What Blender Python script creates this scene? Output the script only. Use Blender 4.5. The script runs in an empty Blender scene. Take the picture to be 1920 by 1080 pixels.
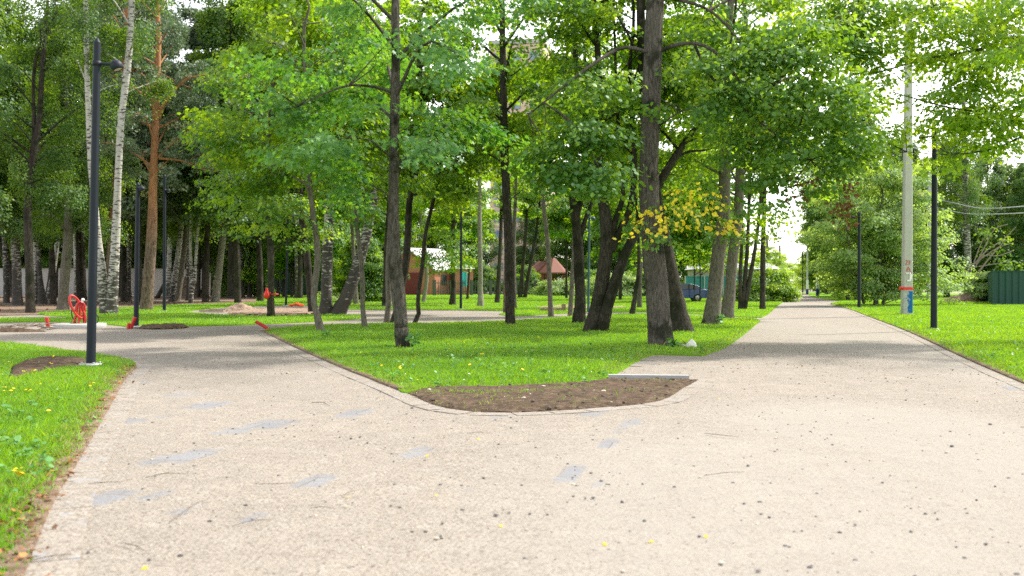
import bpy, math, random
import numpy as np
from mathutils import Vector
rng = np.random.default_rng(11)
random.seed(5)
SC = bpy.context.scene
COL = SC.collection
FPX, CAMH, HOR = 1866.7, 1.4, 533.0      # focal length in px of the 1920 px photo, eye height, horizon row

# ------------------------------------------------------------------ small helpers
def G(px, py):
    d = FPX * CAMH / (py - HOR)
    return np.array([(px - 960) / FPX * d, d])
def P(px, py, Y):
    return np.array([(px - 960) / FPX * Y, Y, CAMH + (HOR - py) / FPX * Y])
def depth(py): return FPX * CAMH / (py - HOR)
def nrmz(v): return v / np.maximum(np.linalg.norm(v, axis=-1, keepdims=True), 1e-9)

def inside(poly, X, Y):
    r = np.zeros(X.shape, bool); n = len(poly); j = n - 1
    for i in range(n):
        xi, yi = poly[i]; xj, yj = poly[j]
        c = ((yi > Y) != (yj > Y)) & (X < (xj - xi) * (Y - yi) / (yj - yi + 1e-12) + xi)
        r ^= c; j = i
    return r
def pdist(poly, X, Y, closed=True):
    d = np.full(X.shape, 1e9); n = len(poly)
    for i in range(n if closed else n - 1):
        a = np.array(poly[i]); b = np.array(poly[(i + 1) % n]); ab = b - a
        t = np.clip(((X - a[0]) * ab[0] + (Y - a[1]) * ab[1]) / (ab @ ab + 1e-12), 0, 1)
        d = np.minimum(d, np.hypot(X - a[0] - t * ab[0], Y - a[1] - t * ab[1]))
    return d
def vnoise(X, Y, s, seed=0):
    g = np.random.default_rng(seed).random((256, 256))
    x = X / s + 91.3; y = Y / s + 37.7
    i = np.floor(x).astype(int); j = np.floor(y).astype(int); fx = x - i; fy = y - j
    fx = fx * fx * (3 - 2 * fx); fy = fy * fy * (3 - 2 * fy)
    a = lambda p, q: g[p % 256, q % 256]
    return (a(i, j) * (1 - fx) + a(i + 1, j) * fx) * (1 - fy) + (a(i, j + 1) * (1 - fx) + a(i + 1, j + 1) * fx) * fy
def catmull(pts, n):
    p = np.asarray(pts, float)
    if len(p) < 3:
        t = np.linspace(0, 1, n)[:, None]; return p[0] * (1 - t) + p[-1] * t
    q = np.vstack([2 * p[0] - p[1], p, 2 * p[-1] - p[-2]])
    u = np.linspace(0, len(p) - 1 - 1e-9, n); k = u.astype(int); t = (u - k)[:, None]
    a, b, c, d = q[k], q[k + 1], q[k + 2], q[k + 3]
    return 0.5 * (2 * b + (c - a) * t + (2 * a - 5 * b + 4 * c - d) * t ** 2 + (3 * b - a - 3 * c + d) * t ** 3)

# ------------------------------------------------------------------ mesh accumulator
class Acc:
    def __init__(s): s.v = []; s.f = []; s.t = []; s.m = []; s.n = 0
    def add(s, V, F, tint=None, mat=0):
        V = np.asarray(V, float).reshape(-1, 3); F = np.asarray(F, int)
        s.v.append(V); s.f.append(F + s.n); s.n += len(V)
        s.t.append(np.full(len(F), 0.5) if tint is None else np.asarray(tint, float))
        s.m.append(np.full(len(F), mat, int))
    def build(s, name, mats, parent=None, smooth=True, attr=False, loc=None):
        me = bpy.data.meshes.new(name)
        V = np.vstack(s.v) if s.v else np.zeros((0, 3))
        me.vertices.add(len(V)); me.vertices.foreach_set('co', V.astype(np.float32).ravel())
        loops = np.concatenate([f.ravel() for f in s.f]).astype(np.int32)
        sizes = np.concatenate([np.full(f.shape[0], f.shape[1], np.int32) for f in s.f])
        me.loops.add(len(loops)); me.loops.foreach_set('vertex_index', loops)
        me.polygons.add(len(sizes))
        me.polygons.foreach_set('loop_start', np.concatenate([[0], np.cumsum(sizes)[:-1]]).astype(np.int32))
        me.polygons.foreach_set('material_index', np.concatenate(s.m).astype(np.int32))
        me.polygons.foreach_set('use_smooth', np.full(len(sizes), smooth))
        if attr:
            a = me.attributes.new('tint', 'FLOAT', 'FACE'); a.data.foreach_set('value', np.concatenate(s.t).astype(np.float32))
        me.update(calc_edges=True)
        for m in (mats if isinstance(mats, (list, tuple)) else [mats]): me.materials.append(m)
        o = bpy.data.objects.new(name, me); COL.objects.link(o)
        if parent is not None: o.parent = parent
        if loc is not None: o.location = loc
        return o
def tag(o, label=None, cat=None, group=None, kind=None):
    if label: o['label'] = label
    if cat: o['category'] = cat
    if group: o['group'] = group
    if kind: o['kind'] = kind
    return o
def empty(name, loc, label, cat, group=None, rz=0.0):
    o = bpy.data.objects.new(name, None); COL.objects.link(o)
    o.location = loc; o.rotation_euler = (0, 0, rz); o.empty_display_size = .2
    return tag(o, label, cat, group)
def copy_tree(o, loc, rz=0., sc=1., label=None):
    r = o.copy(); COL.objects.link(r); r.location = loc; r.rotation_euler = (0, 0, rz); r.scale = (sc, sc, sc)
    if label: r['label'] = label
    for ch in list(o.children):
        c = ch.copy(); COL.objects.link(c); c.parent = r
        for g in list(ch.children):
            d = g.copy(); COL.objects.link(d); d.parent = c
    return r

def tube(acc, pts, rad, sides=8, n=None, jit=0.0, mat=0, cap=True, tint=None):
    pts = np.asarray(pts, float); rad = np.asarray(rad, float)
    if n: 
        u = np.linspace(0, len(pts) - 1, n); rad = np.interp(u, np.arange(len(rad)), rad); pts = catmull(pts, n)
    T = np.gradient(pts, axis=0); T = nrmz(T)
    md = nrmz(pts[-1] - pts[0])
    ref = np.array([1., 0, 0]) if abs(md[2]) > .75 else np.array([0, 0, 1.])
    A = nrmz(np.cross(T, ref)); B = np.cross(T, A)
    a = np.linspace(0, 2 * np.pi, sides, endpoint=False)
    R = rad[:, None] * (1 + jit * (rng.random((len(pts), sides)) - .5))
    V = pts[:, None, :] + R[..., None] * (np.cos(a)[None, :, None] * A[:, None, :] + np.sin(a)[None, :, None] * B[:, None, :])
    k = np.arange(len(pts) - 1)[:, None] * sides; i = np.arange(sides)[None, :]; j = (i + 1) % sides
    F = np.stack([k + i, k + j, k + sides + j, k + sides + i], -1).reshape(-1, 4)
    acc.add(V.reshape(-1, 3), F, None if tint is None else np.full(len(F), tint), mat)
    if cap:
        m = len(pts) - 1
        acc.add(np.vstack([V[0], V[m]]), np.vstack([np.arange(sides)[::-1], sides + np.arange(sides)]), None if tint is None else [tint] * 2, mat)
def torus_path(acc, c, ax, ay, ra, rb, r, sides=8, n=40, mat=0, corr=0):
    t = np.linspace(0, 2 * np.pi, n + 1)
    pts = np.asarray(c) + np.cos(t)[:, None] * ra * np.asarray(ax) + np.sin(t)[:, None] * rb * np.asarray(ay)
    tube(acc, pts, r * (1 + corr * np.cos(np.arange(n + 1) * np.pi)), sides, cap=False, mat=mat)
def box(acc, c, s, mat=0, rz=0., taper=1.0):
    x, y, z = np.asarray(s) / 2.
    V = np.array([[-x, -y, -z], [x, -y, -z], [x, y, -z], [-x, y, -z], [-x * taper, -y * taper, z], [x * taper, -y * taper, z], [x * taper, y * taper, z], [-x * taper, y * taper, z]])
    c_, s_ = math.cos(rz), math.sin(rz)
    V = np.stack([V[:, 0] * c_ - V[:, 1] * s_, V[:, 0] * s_ + V[:, 1] * c_, V[:, 2]], 1) + np.asarray(c)
    acc.add(V, [[0, 3, 2, 1], [4, 5, 6, 7], [0, 1, 5, 4], [1, 2, 6, 5], [2, 3, 7, 6], [3, 0, 4, 7]], mat=mat)
def lathe(acc, prof, sides=20, c=(0, 0, 0), mat=0, M=None):
    a = np.linspace(0, 2 * np.pi, sides, endpoint=False)
    V = np.array([[r * math.cos(t), r * math.sin(t), z] for r, z in prof for t in a])
    if M is not None: V = V @ np.asarray(M).T
    V = V + np.asarray(c); F = []
    for k in range(len(prof) - 1):
        for i in range(sides):
            j = (i + 1) % sides; F.append([k * sides + i, k * sides + j, (k + 1) * sides + j, (k + 1) * sides + i])
    acc.add(V, F, mat=mat)
def sheet(name, poly, z, mat, skirt=0.0, kind='structure'):
    a = Acc(); n = len(poly)
    if sum(poly[i][0] * poly[(i + 1) % n][1] - poly[(i + 1) % n][0] * poly[i][1] for i in range(n)) < 0: poly = poly[::-1]
    V = np.array([[x, y, z] for x, y in poly])
    a.add(V, [list(range(n))])
    if skirt:
        W = np.vstack([V, V - [0, 0, skirt]])
        a.add(W, [[i, i + n, (i + 1) % n + n, (i + 1) % n] for i in range(n)])
    o = a.build(name, mat, smooth=False); return tag(o, kind=kind)

# ------------------------------------------------------------------ materials
class NT:
    def __init__(s, name):
        s.m = bpy.data.materials.new(name); s.m.use_nodes = True; s.t = s.m.node_tree; s.t.nodes.clear()
        s.out = s.t.nodes.new('ShaderNodeOutputMaterial')
    def n(s, typ, ins=None, **kw):
        x = s.t.nodes.new(typ)
        for k, v in kw.items(): setattr(x, k, v)
        for k, v in (ins or {}).items():
            if isinstance(v, bpy.types.NodeSocket): s.t.links.new(v, x.inputs[k])
            else: x.inputs[k].default_value = v
        return x
    def surf(s, sock): s.t.links.new(sock, s.out.inputs['Surface']); return s.m
    def obj(s, rnd=True):
        v = s.n('ShaderNodeTexCoord').outputs['Object']
        if rnd:
            r = s.n('ShaderNodeObjectInfo').outputs['Random']
            m = s.n('ShaderNodeMath', {0: r, 1: 37.0}, operation='MULTIPLY').outputs[0]
            c = s.n('ShaderNodeCombineXYZ', {0: m, 1: m, 2: 0.0}).outputs[0]
            v = s.n('ShaderNodeVectorMath', {0: v, 1: c}, operation='ADD').outputs[0]
        return v
    def pos(s): return s.n('ShaderNodeNewGeometry').outputs['Position']
    def scale(s, v, sc, rot=(0, 0, 0)): return s.n('ShaderNodeMapping', {'Vector': v, 'Scale': sc, 'Rotation': rot}).outputs[0]
    def noise(s, v, sc, det=3., rough=.55, dist=0.): return s.n('ShaderNodeTexNoise', {'Vector': v, 'Scale': sc, 'Detail': det, 'Roughness': rough, 'Distortion': dist}).outputs[0]
    def ramp(s, f, stops, mode='LINEAR'):
        r = s.n('ShaderNodeValToRGB', {0: f}); e = r.color_ramp.elements; r.color_ramp.interpolation = mode
        while len(e) < len(stops): e.new(.5)
        for el, (p, c) in zip(e, stops):
            el.position = p; el.color = (*c, 1) if not isinstance(c, (int, float)) else (c, c, c, 1)
        return r.outputs[0]
    def mix(s, f, a, b, blend='MIX'):
        x = s.n('ShaderNodeMix', data_type='RGBA', blend_type=blend)
        for i, v in ((0, f), (6, a), (7, b)):
            if isinstance(v, bpy.types.NodeSocket): s.t.links.new(v, x.inputs[i])
            elif isinstance(v, (tuple, list)): x.inputs[i].default_value = (*v[:3], 1)
            else: x.inputs[i].default_value = v
        return x.outputs[2]
    def math(s, op, a, b=0.0): return s.n('ShaderNodeMath', {0: a, 1: b}, operation=op).outputs[0]
    def attr(s, name): return s.n('ShaderNodeAttribute', attribute_name=name).outputs['Fac']
    def bump(s, h, st=.5, d=.02): return s.n('ShaderNodeBump', {'Height': h, 'Strength': st, 'Distance': d}).outputs[0]
    def bsdf(s, col, rough=.8, normal=None, metal=0., spec=.3, coat=0.):
        ins = {'Base Color': col if isinstance(col, bpy.types.NodeSocket) else (*col, 1), 'Roughness': rough, 'Metallic': metal, 'Specular IOR Level': spec, 'Coat Weight': coat}
        if normal is not None: ins['Normal'] = normal
        return s.surf(s.n('ShaderNodeBsdfPrincipled', ins).outputs[0])

def plain(name, col, rough=.6, metal=0., var=.15, sc=6., spec=.4, coat=0., bump=.15):
    t = NT(name); v = t.obj(False); f = t.noise(v, sc, 4.)
    c = t.mix(f, tuple(x * (1 - var) for x in col), tuple(min(1, x * (1 + var)) for x in col))
    return t.bsdf(c, rough, t.bump(t.noise(v, sc * 6, 3.), bump, .004), metal, spec, coat)

def leaf_mat(name, dark, light, tdark, tlight, tf=.42, gl=.05, rough=.5):
    t = NT(name); a = t.attr('tint')
    d = t.n('ShaderNodeBsdfDiffuse', {'Color': t.ramp(a, [(0, dark), (.85, light), (1, tuple(min(1, q * w) for q, w in zip(light, (2.0, 1.3, .9))))])}).outputs[0]
    r = t.n('ShaderNodeBsdfTranslucent', {'Color': t.ramp(a, [(0, tdark), (1, tlight)])}).outputs[0]
    m = t.n('ShaderNodeMixShader', {0: tf, 1: d, 2: r}).outputs[0]
    if gl:
        g = t.n('ShaderNodeBsdfGlossy', {'Color': (.85, .95, .95, 1), 'Roughness': rough}).outputs[0]
        m = t.n('ShaderNodeMixShader', {0: gl, 1: m, 2: g}).outputs[0]
    return t.surf(m)

M = {}
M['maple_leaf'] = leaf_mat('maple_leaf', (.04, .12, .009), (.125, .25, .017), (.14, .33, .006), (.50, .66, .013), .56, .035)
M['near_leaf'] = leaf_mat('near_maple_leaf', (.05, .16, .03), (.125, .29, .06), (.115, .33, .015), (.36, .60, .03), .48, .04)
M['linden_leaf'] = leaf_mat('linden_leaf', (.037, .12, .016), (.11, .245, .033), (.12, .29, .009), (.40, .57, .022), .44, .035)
M['painted_glow_leaf'] = leaf_mat('painted_glow_maple_leaf', (.085, .20, .014), (.19, .34, .025), (.27, .47, .01), (.64, .78, .02), .62, .035)  # lighter copy of the maple leaf; backlit sun glow put into its colours
M['birch_leaf'] = leaf_mat('birch_leaf', (.030, .085, .015), (.085, .175, .028), (.095, .21, .012), (.30, .43, .02), .46, .03)
M['pine_needle'] = leaf_mat('pine_needle', (.07, .12, .055), (.19, .25, .135), (.06, .12, .03), (.15, .22, .06), .3, .06)
M['bush_leaf'] = leaf_mat('bush_leaf', (.15, .25, .075), (.30, .43, .14), (.28, .44, .05), (.56, .70, .12), .56, .04)
M['yellow_leaf'] = leaf_mat('yellow_leaf', (.80, .60, .02), (.92, .80, .06), (.85, .66, .02), (.95, .85, .06), .55, .03)
M['brown_leaf'] = leaf_mat('withered_leaf', (.12, .06, .025), (.24, .13, .06), (.15, .06, .02), (.25, .12, .04), .3, .03)
M['orange_leaf'] = leaf_mat('orange_leaf', (.42, .16, .05), (.6, .32, .12), (.4, .15, .04), (.5, .25, .08), .3, .03)
M['grass_blade'] = leaf_mat('grass_blade', (.10, .26, .004), (.23, .43, .010), (.20, .42, .003), (.46, .64, .008), .47, .05)
M['dry_grass'] = leaf_mat('pale_dry_grass', (.20, .22, .05), (.34, .34, .12), (.2, .22, .04), (.3, .3, .08), .35, .03)
M['weed_leaf'] = leaf_mat('weed_leaf', (.06, .20, .03), (.14, .32, .08), (.1, .3, .02), (.24, .42, .05), .35, .05)

def bark(name, c0, c1, moss=.5, mossc=(.02, .022, .012), furrow=(9, 9, 1.6), bump=.9):
    t = NT(name); v = t.obj()
    f = t.noise(t.scale(v, furrow), 3.2, 5., .65, .6)
    f2 = t.noise(t.scale(v, (3, 3, .8)), 1.3, 3.)
    c = t.ramp(f, [(.32, tuple(x * .35 for x in c0)), (.47, c0), (.7, c1)])
    c = t.mix(t.math('MULTIPLY', f2, .55), c, tuple(x * .55 for x in c0))
    mm = t.ramp(t.noise(v, 1.5, 5., .6), [(.70 - moss * .28, 0.), (.78 - moss * .28, 1.)])
    c = t.mix(t.math('MULTIPLY', mm, .85), c, t.mix(f, tuple(x * .6 for x in mossc), tuple(x * 1.9 for x in mossc)))
    fine = t.noise(t.scale(v, (30, 30, 9)), 2.5, 3.)
    h = t.math('ADD', f, t.math('MULTIPLY', fine, .4))
    return t.bsdf(c, .9, t.bump(h, min(1., bump * 1.1), .09), spec=.15)
M['maple_bark'] = bark('maple_bark', (.125, .112, .095), (.25, .225, .195), .6)
M['smooth_bark'] = bark('young_maple_bark', (.15, .135, .11), (.25, .225, .185), .2, furrow=(6, 6, 1.8), bump=.4)
M['dark_bark'] = bark('dark_mossy_bark', (.06, .052, .042), (.14, .122, .10), .7)
M['aspen_bark'] = bark('aspen_bark', (.22, .21, .165), (.36, .34, .28), .12, furrow=(4, 4, 3), bump=.3)
def birch_bark(name, blk):
    t = NT(name); v = t.obj()
    sep = t.n('ShaderNodeSeparateXYZ', {0: t.n('ShaderNodeTexCoord').outputs['Object']}).outputs[2]
    f = t.noise(t.scale(v, (1.6, 1.6, 6.5)), 2.0, 4., .6, .4)
    low = t.ramp(t.math('MULTIPLY', sep, .2), [(0, .16), (.25, .10), (.7, .0)])
    k = t.ramp(t.math('ADD', f, low), [(.60 - blk, 0.), (.66 - blk, 1.)])
    g = t.noise(v, 2.2, 4.)
    c = t.mix(g, (.30, .29, .265), (.52, .50, .465))
    lent = t.ramp(t.noise(t.scale(v, (5, 5, 45)), 2., 2.), [(.62, 0.), (.68, 1.)])
    c = t.mix(t.math('MULTIPLY', lent, .6), c, (.10, .09, .08))
    c = t.mix(k, c, t.mix(g, (.03, .027, .024), (.085, .075, .065)))
    return t.bsdf(c, .75, t.bump(f, .5, .03), spec=.25)
M['birch_bark'] = birch_bark('birch_bark', .065)
M['old_birch_bark'] = birch_bark('old_birch_bark', .17)
def pine_bark():
    t = NT('pine_bark'); v = t.obj()
    sep = t.n('ShaderNodeSeparateXYZ', {0: t.n('ShaderNodeTexCoord').outputs['Object']}).outputs[2]
    f = t.noise(t.scale(v, (6, 6, 1.6)), 3., 5., .6, .8)
    lo = t.ramp(f, [(.35, (.045, .032, .025)), (.5, (.15, .11, .085)), (.68, (.22, .165, .13))])
    up = t.ramp(f, [(.3, (.20, .085, .04)), (.6, (.40, .20, .10))])
    z = t.ramp(t.math('MULTIPLY', t.math('ADD', sep, t.math('MULTIPLY', f, 2.)), .1), [(.42, 0.), (.75, 1.)])
    return t.bsdf(t.mix(z, lo, up), .85, t.bump(f, .8, .04), spec=.15)
M['pine_bark'] = pine_bark()

# -- ground
def sand_nodes(t):
    p = t.pos()
    c = t.mix(t.ramp(t.noise(p, .45, 6., .65), [(.35, 0.), (.65, 1.)]), (.266, .238, .204), (.192, .170, .145))
    c = t.mix(t.ramp(t.noise(p, 2.2, 7., .7), [(.40, 0.), (.62, .8)]), c, (.175, .152, .130))
    c = t.mix(t.ramp(t.noise(p, 6.5, 5., .7), [(.48, 0.), (.66, .55)]), c, (.15, .128, .108))
    c = t.mix(t.ramp(t.noise(p, 5., 5., .65, .4), [(.54, 0.), (.70, .5)]), c, (.325, .30, .27))
    c = t.mix(t.ramp(t.noise(p, 85, 3., .8), [(.42, .0), (.60, .75)]), c, (.40, .365, .32))
    c = t.mix(t.ramp(t.noise(p, 42, 4., .8), [(.52, 0.), (.60, .9)]), c, (.115, .093, .076))
    c = t.mix(t.ramp(t.noise(p, 15, 7., .85), [(.545, 0.), (.625, .85)]), c, (.11, .09, .073))
    vo = t.n('ShaderNodeTexVoronoi', {'Vector': p, 'Scale': 21., 'Randomness': 1.})
    sp = t.ramp(t.math('ADD', vo.outputs['Distance'], t.math('MULTIPLY', t.n('ShaderNodeSeparateColor', {0: vo.outputs['Color']}).outputs[0], .42)), [(.10, 1.), (.20, 0.)])
    c = t.mix(t.math('MULTIPLY', sp, .85), c, (.06, .048, .04))
    return p, c
def path_mat():
    t = NT('sandy_path'); p, c = sand_nodes(t)
    n = t.noise(p, 7., 6., .7); n2 = t.noise(p, 26., 5., .7)
    dirt = t.math('MULTIPLY', t.attr('dirt'), 1.0)
    k = t.ramp(t.math('ADD', dirt, t.math('MULTIPLY', t.math('ADD', n, n2), 1.15)), [(1.5, 0.), (1.85, .9)])
    c = t.mix(k, c, t.mix(n2, (.14, .11, .083), (.27, .225, .18)))
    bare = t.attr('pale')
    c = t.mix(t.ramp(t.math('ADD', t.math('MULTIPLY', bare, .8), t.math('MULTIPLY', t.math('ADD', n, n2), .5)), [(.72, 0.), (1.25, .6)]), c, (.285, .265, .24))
    # paving slabs showing through the sand
    br = t.n('ShaderNodeTexBrick', {'Vector': t.scale(p, (1, 1, 1), (0, 0, .22)), 'Color1': (.165, .18, .21, 1), 'Color2': (.205, .22, .25, 1), 'Mortar': (.12, .11, .10, 1), 'Scale': 1., 'Mortar Size': .008, 'Brick Width': .42, 'Row Height': .42, 'Bias': 0.})
    br.offset = .5
    s = t.ramp(t.math('ADD', t.attr('slab'), t.math('MULTIPLY', t.math('SUBTRACT', t.math('ADD', n, t.math('MULTIPLY', n2, .6)), .8), .9)), [(.42, 0.), (.60, 1.)])
    slabc = t.mix(t.ramp(t.noise(p, 40, 4.), [(.4, 0.), (.7, .5)]), br.outputs[0], c)
    c = t.mix(t.math('MULTIPLY', s, .8), c, slabc)
    h = t.math('ADD', t.noise(p, 22., 6., .75), t.math('MULTIPLY', t.noise(p, 3., 3.), 1.2))
    return t.bsdf(c, .95, t.bump(h, .55, .02), spec=.12)
M['path'] = path_mat()
def edging_mat():
    t = NT('sanded_paving_edging'); p, c = sand_nodes(t)
    n = t.noise(p, 3.2, 6., .7); k = t.ramp(n, [(.55, 0.), (.66, 1.)])
    a = t.mix(t.noise(p, 30, 4.), (.22, .232, .255), (.29, .30, .32))
    return t.bsdf(t.mix(k, c, t.mix(t.ramp(t.noise(p, 18, 5., .7), [(.45, 0.), (.62, .7)]), a, c)), .9, t.bump(t.noise(p, 35, 4.), .3, .008), spec=.15)
M['edging'] = edging_mat()
def lawn_mat():
    t = NT('lawn_turf'); p = t.pos()
    c = t.mix(t.ramp(t.noise(p, .6, 5., .6), [(.3, 0.), (.7, 1.)]), (.13, .29, .005), (.23, .41, .010))
    c = t.mix(t.ramp(t.noise(p, 14., 5., .7), [(.35, 0.), (.7, .8)]), c, (.10, .22, .006))
    c = t.mix(t.ramp(t.noise(p, 3.2, 5., .7), [(.64, 0.), (.72, .6)]), c, (.14, .15, .05))
    return t.bsdf(c, .9, t.bump(t.noise(t.scale(p, (1, 1, .3)), 40, 4., .7), 1., .05), spec=.1)
M['lawn'] = lawn_mat()
def soil_mat(name, a, b, chips=(.35, .28, .2)):
    t = NT(name); p = t.pos(); n = t.noise(p, 9., 7., .72)
    c = t.ramp(n, [(.3, tuple(x * .45 for x in a)), (.5, a), (.72, b)])
    c = t.mix(t.ramp(t.noise(p, 28., 4., .7), [(.62, 0.), (.72, .8)]), c, chips)
    return t.bsdf(c, .95, t.bump(t.noise(p, 20., 6., .75), .9, .04), spec=.1)
M['soil'] = soil_mat('crumbly_soil', (.095, .066, .046), (.19, .142, .10))
M['floor'] = soil_mat('woodland_litter', (.19, .135, .098), (.36, .28, .21), (.45, .36, .27))
M['mound'] = soil_mat('sandy_spoil', (.28, .20, .15), (.44, .34, .27), (.5, .42, .35))
def ground_mat():
    t = NT('rough_ground'); p = t.pos()
    c = t.mix(t.ramp(t.noise(p, .12, 5.), [(.4, 0.), (.6, 1.)]), (.06, .15, .02), (.12, .17, .04))
    return t.bsdf(c, .95, t.bump(t.noise(p, 8., 4.), .5, .05), spec=.1)
M['ground'] = ground_mat()

M['lamp_paint'] = plain('slate_lamp_paint', (.011, .016, .026), .55, 0., .12, 5., .25, bump=.03)
M['teal_paint'] = plain('teal_lamp_paint', (.02, .075, .095), .45, 0., .12, 5., .5, bump=.03)
M['lens'] = plain('lamp_lens', (.55, .42, .38), .25, 0., .05)
M['concrete'] = plain('concrete', (.44, .43, .41), .85, 0., .14, 3., .2, bump=.4)
M['old_concrete'] = plain('old_concrete', (.34, .345, .35), .9, 0., .2, 5., .2, bump=.5)
M['galv'] = plain('galvanised_steel', (.42, .43, .45), .45, .6)
M['red_pipe'] = plain('red_conduit', (.50, .018, .016), .45, 0., .12, 8., .5)
M['orange_net'] = plain('orange_mesh', (.75, .13, .02), .55)
M['black_pipe'] = plain('black_conduit', (.018, .018, .02), .4)
M['red_tape'] = plain('red_tape', (.70, .03, .02), .4)
M['white_stone'] = plain('white_stone', (.68, .67, .63), .8, 0., .12, 9., bump=.6)
M['stone_dark'] = plain('dark_pebble', (.11, .105, .11), .8, 0., .5, 2.)
M['stone_pale'] = plain('pale_pebble', (.45, .39, .32), .85, 0., .35, 2.)
M['wood'] = plain('weathered_wood', (.26, .21, .16), .8, 0., .3, 7.)
M['twig'] = plain('twig_bark', (.075, .055, .042), .9)
M['dead_twig'] = plain('dead_branch', (.22, .18, .14), .9)
M['green_fence'] = plain('green_sheet_metal', (.013, .062, .050), .55, 0., .10, 1.)
M['dark_fence'] = plain('dark_green_sheet_metal', (.012, .05, .047), .5, 0., .10, 1.)
M['teal_fence'] = plain('teal_sheet_metal', (.03, .21, .24), .5, 0., .1, 1.)
M['navy_fence'] = plain('navy_gate_sheet', (.012, .022, .05), .5)
M['picket'] = plain('picket_paint', (.06, .075, .06), .7)
M['white_wall'] = plain('white_concrete', (.44, .45, .47), .85, 0., .12, 1.5)
M['roof_white'] = plain('pale_metal_roof', (.42, .42, .43), .6, 0., .2, 3.)
M['roof_brown'] = plain('brown_tile_roof', (.20, .075, .05), .7, 0., .2, 8.)
M['maroon'] = plain('maroon_gate', (.17, .03, .04), .5)
M['glass_dark'] = plain('dark_window', (.05, .06, .07), .12, 0., .1, 1., .6)
M['blue_glass'] = plain('tower_glass', (.16, .22, .30), .15, 0., .2, 1., .6)
M['tower_white'] = plain('tower_white_cladding', (.60, .62, .66), .7)
M['tower_peach'] = plain('tower_peach_brick', (.62, .45, .36), .8)
M['cyan'] = plain('cyan_tarp', (.05, .42, .55), .5)
M['cream'] = plain('cream_wall', (.34, .32, .29), .8)
def brickm(name, a, b, mo, sc=4.):
    t = NT(name); v = t.obj(False)
    br = t.n('ShaderNodeTexBrick', {'Vector': t.scale(v, (1, 1, 1), (math.pi / 2, 0, 0)), 'Color1': (*a, 1), 'Color2': (*b, 1), 'Mortar': (*mo, 1), 'Scale': sc, 'Mortar Size': .02})
    return t.bsdf(br.outputs[0], .85, spec=.15)
M['brick'] = brickm('red_brick', (.42, .14, .09), (.50, .19, .125), (.42, .3, .25))
M['white_brick'] = brickm('white_brick', (.40, .38, .34), (.5, .48, .44), (.2, .19, .17), 2.)
def pole_paint(name, lo, hi):
    t = NT(name); v = t.obj(False); sep = t.n('ShaderNodeSeparateXYZ', {0: v})
    k = t.ramp(t.math('ADD', t.noise(t.scale(v, (5, 5, 2)), 2.4, 5., .7), t.math('MULTIPLY', sep.outputs[0], 1.2)), [(.42, 0.), (.52, 1.)])
    c = t.mix(k, lo, hi)
    return t.bsdf(c, .8, t.bump(t.noise(v, 20), .3, .01), spec=.2)
M['blue_patchy'] = pole_paint('worn_blue_paint', (.42, .42, .41), (.015, .13, .36))
M['blue'] = plain('blue_paint', (.012, .035, .14), .6)
M['white_paint'] = plain('white_paint', (.72, .72, .72), .6)
M['car_blue'] = plain('car_blue_paint', (.012, .04, .19), .25, .3, .05, 1., .5, 1., bump=0.)
M['car_glass'] = plain('car_glass', (.03, .045, .05), .08, 0., .1, 1., .8)
M['tyre'] = plain('tyre_rubber', (.02, .02, .02), .85)
M['rim'] = plain('wheel_rim', (.55, .56, .58), .35, .7)
M['tail'] = plain('red_tail_lamp', (.6, .02, .02), .25)
M['red_ink'] = plain('red_ink', (.5, .08, .07), .8)
M['daisy'] = plain('white_flower', (.8, .8, .72), .8)
M['dandelion'] = plain('yellow_flower', (.75, .55, .02), .8)
# ------------------------------------------------------------------ leaves
def polar(lst): return np.array([(0.46 + r * math.cos(math.radians(a)), r * math.sin(math.radians(a))) for a, r in lst])
_lob = [(0, .60), (27, .29), (58, .52), (86, .25), (116, .44), (148, .22)]
LEAF = {
    'maple': polar(_lob + [(180, .36)] + [(-a, r) for a, r in reversed(_lob[1:])]),
    'five': polar([(0, .58), (30, .33), (62, .5), (100, .3), (140, .42), (220, .42), (260, .3), (298, .5), (330, .33)]),
    'round': np.array([(0, 0), (.18, -.36), (.6, -.40), (1, 0), (.6, .40), (.18, .36)]),
    'quad': np.array([(0, 0), (.45, -.36), (1, 0), (.45, .36)]),
    'needle': np.array([(0, 0), (.5, -.07), (1, 0), (.5, .07)]),
    'fan': np.array([(0, 0), (.85, -.34), (.55, -.08), (1, .0), (.6, .1), (.8, .36)]),
}
def leaf_batch(acc, pos, nrm, dr, size, kind, tint, fold=.16, mat=0):
    tpl = LEAF[kind]; k = len(tpl); N = len(pos)
    if not N: return
    n = nrmz(nrm); U = nrmz(dr - (dr * n).sum(-1, keepdims=True) * n); W = np.cross(n, U)
    x = tpl[:, 0]; y = tpl[:, 1]; z = -fold * np.abs(y) - .10 * x * x
    V = pos[:, None] + size[:, None, None] * (x[None, :, None] * U[:, None] + y[None, :, None] * W[:, None] + z[None, :, None] * n[:, None])
    acc.add(V.reshape(-1, 3), np.arange(N * k).reshape(N, k), tint, mat)

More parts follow.
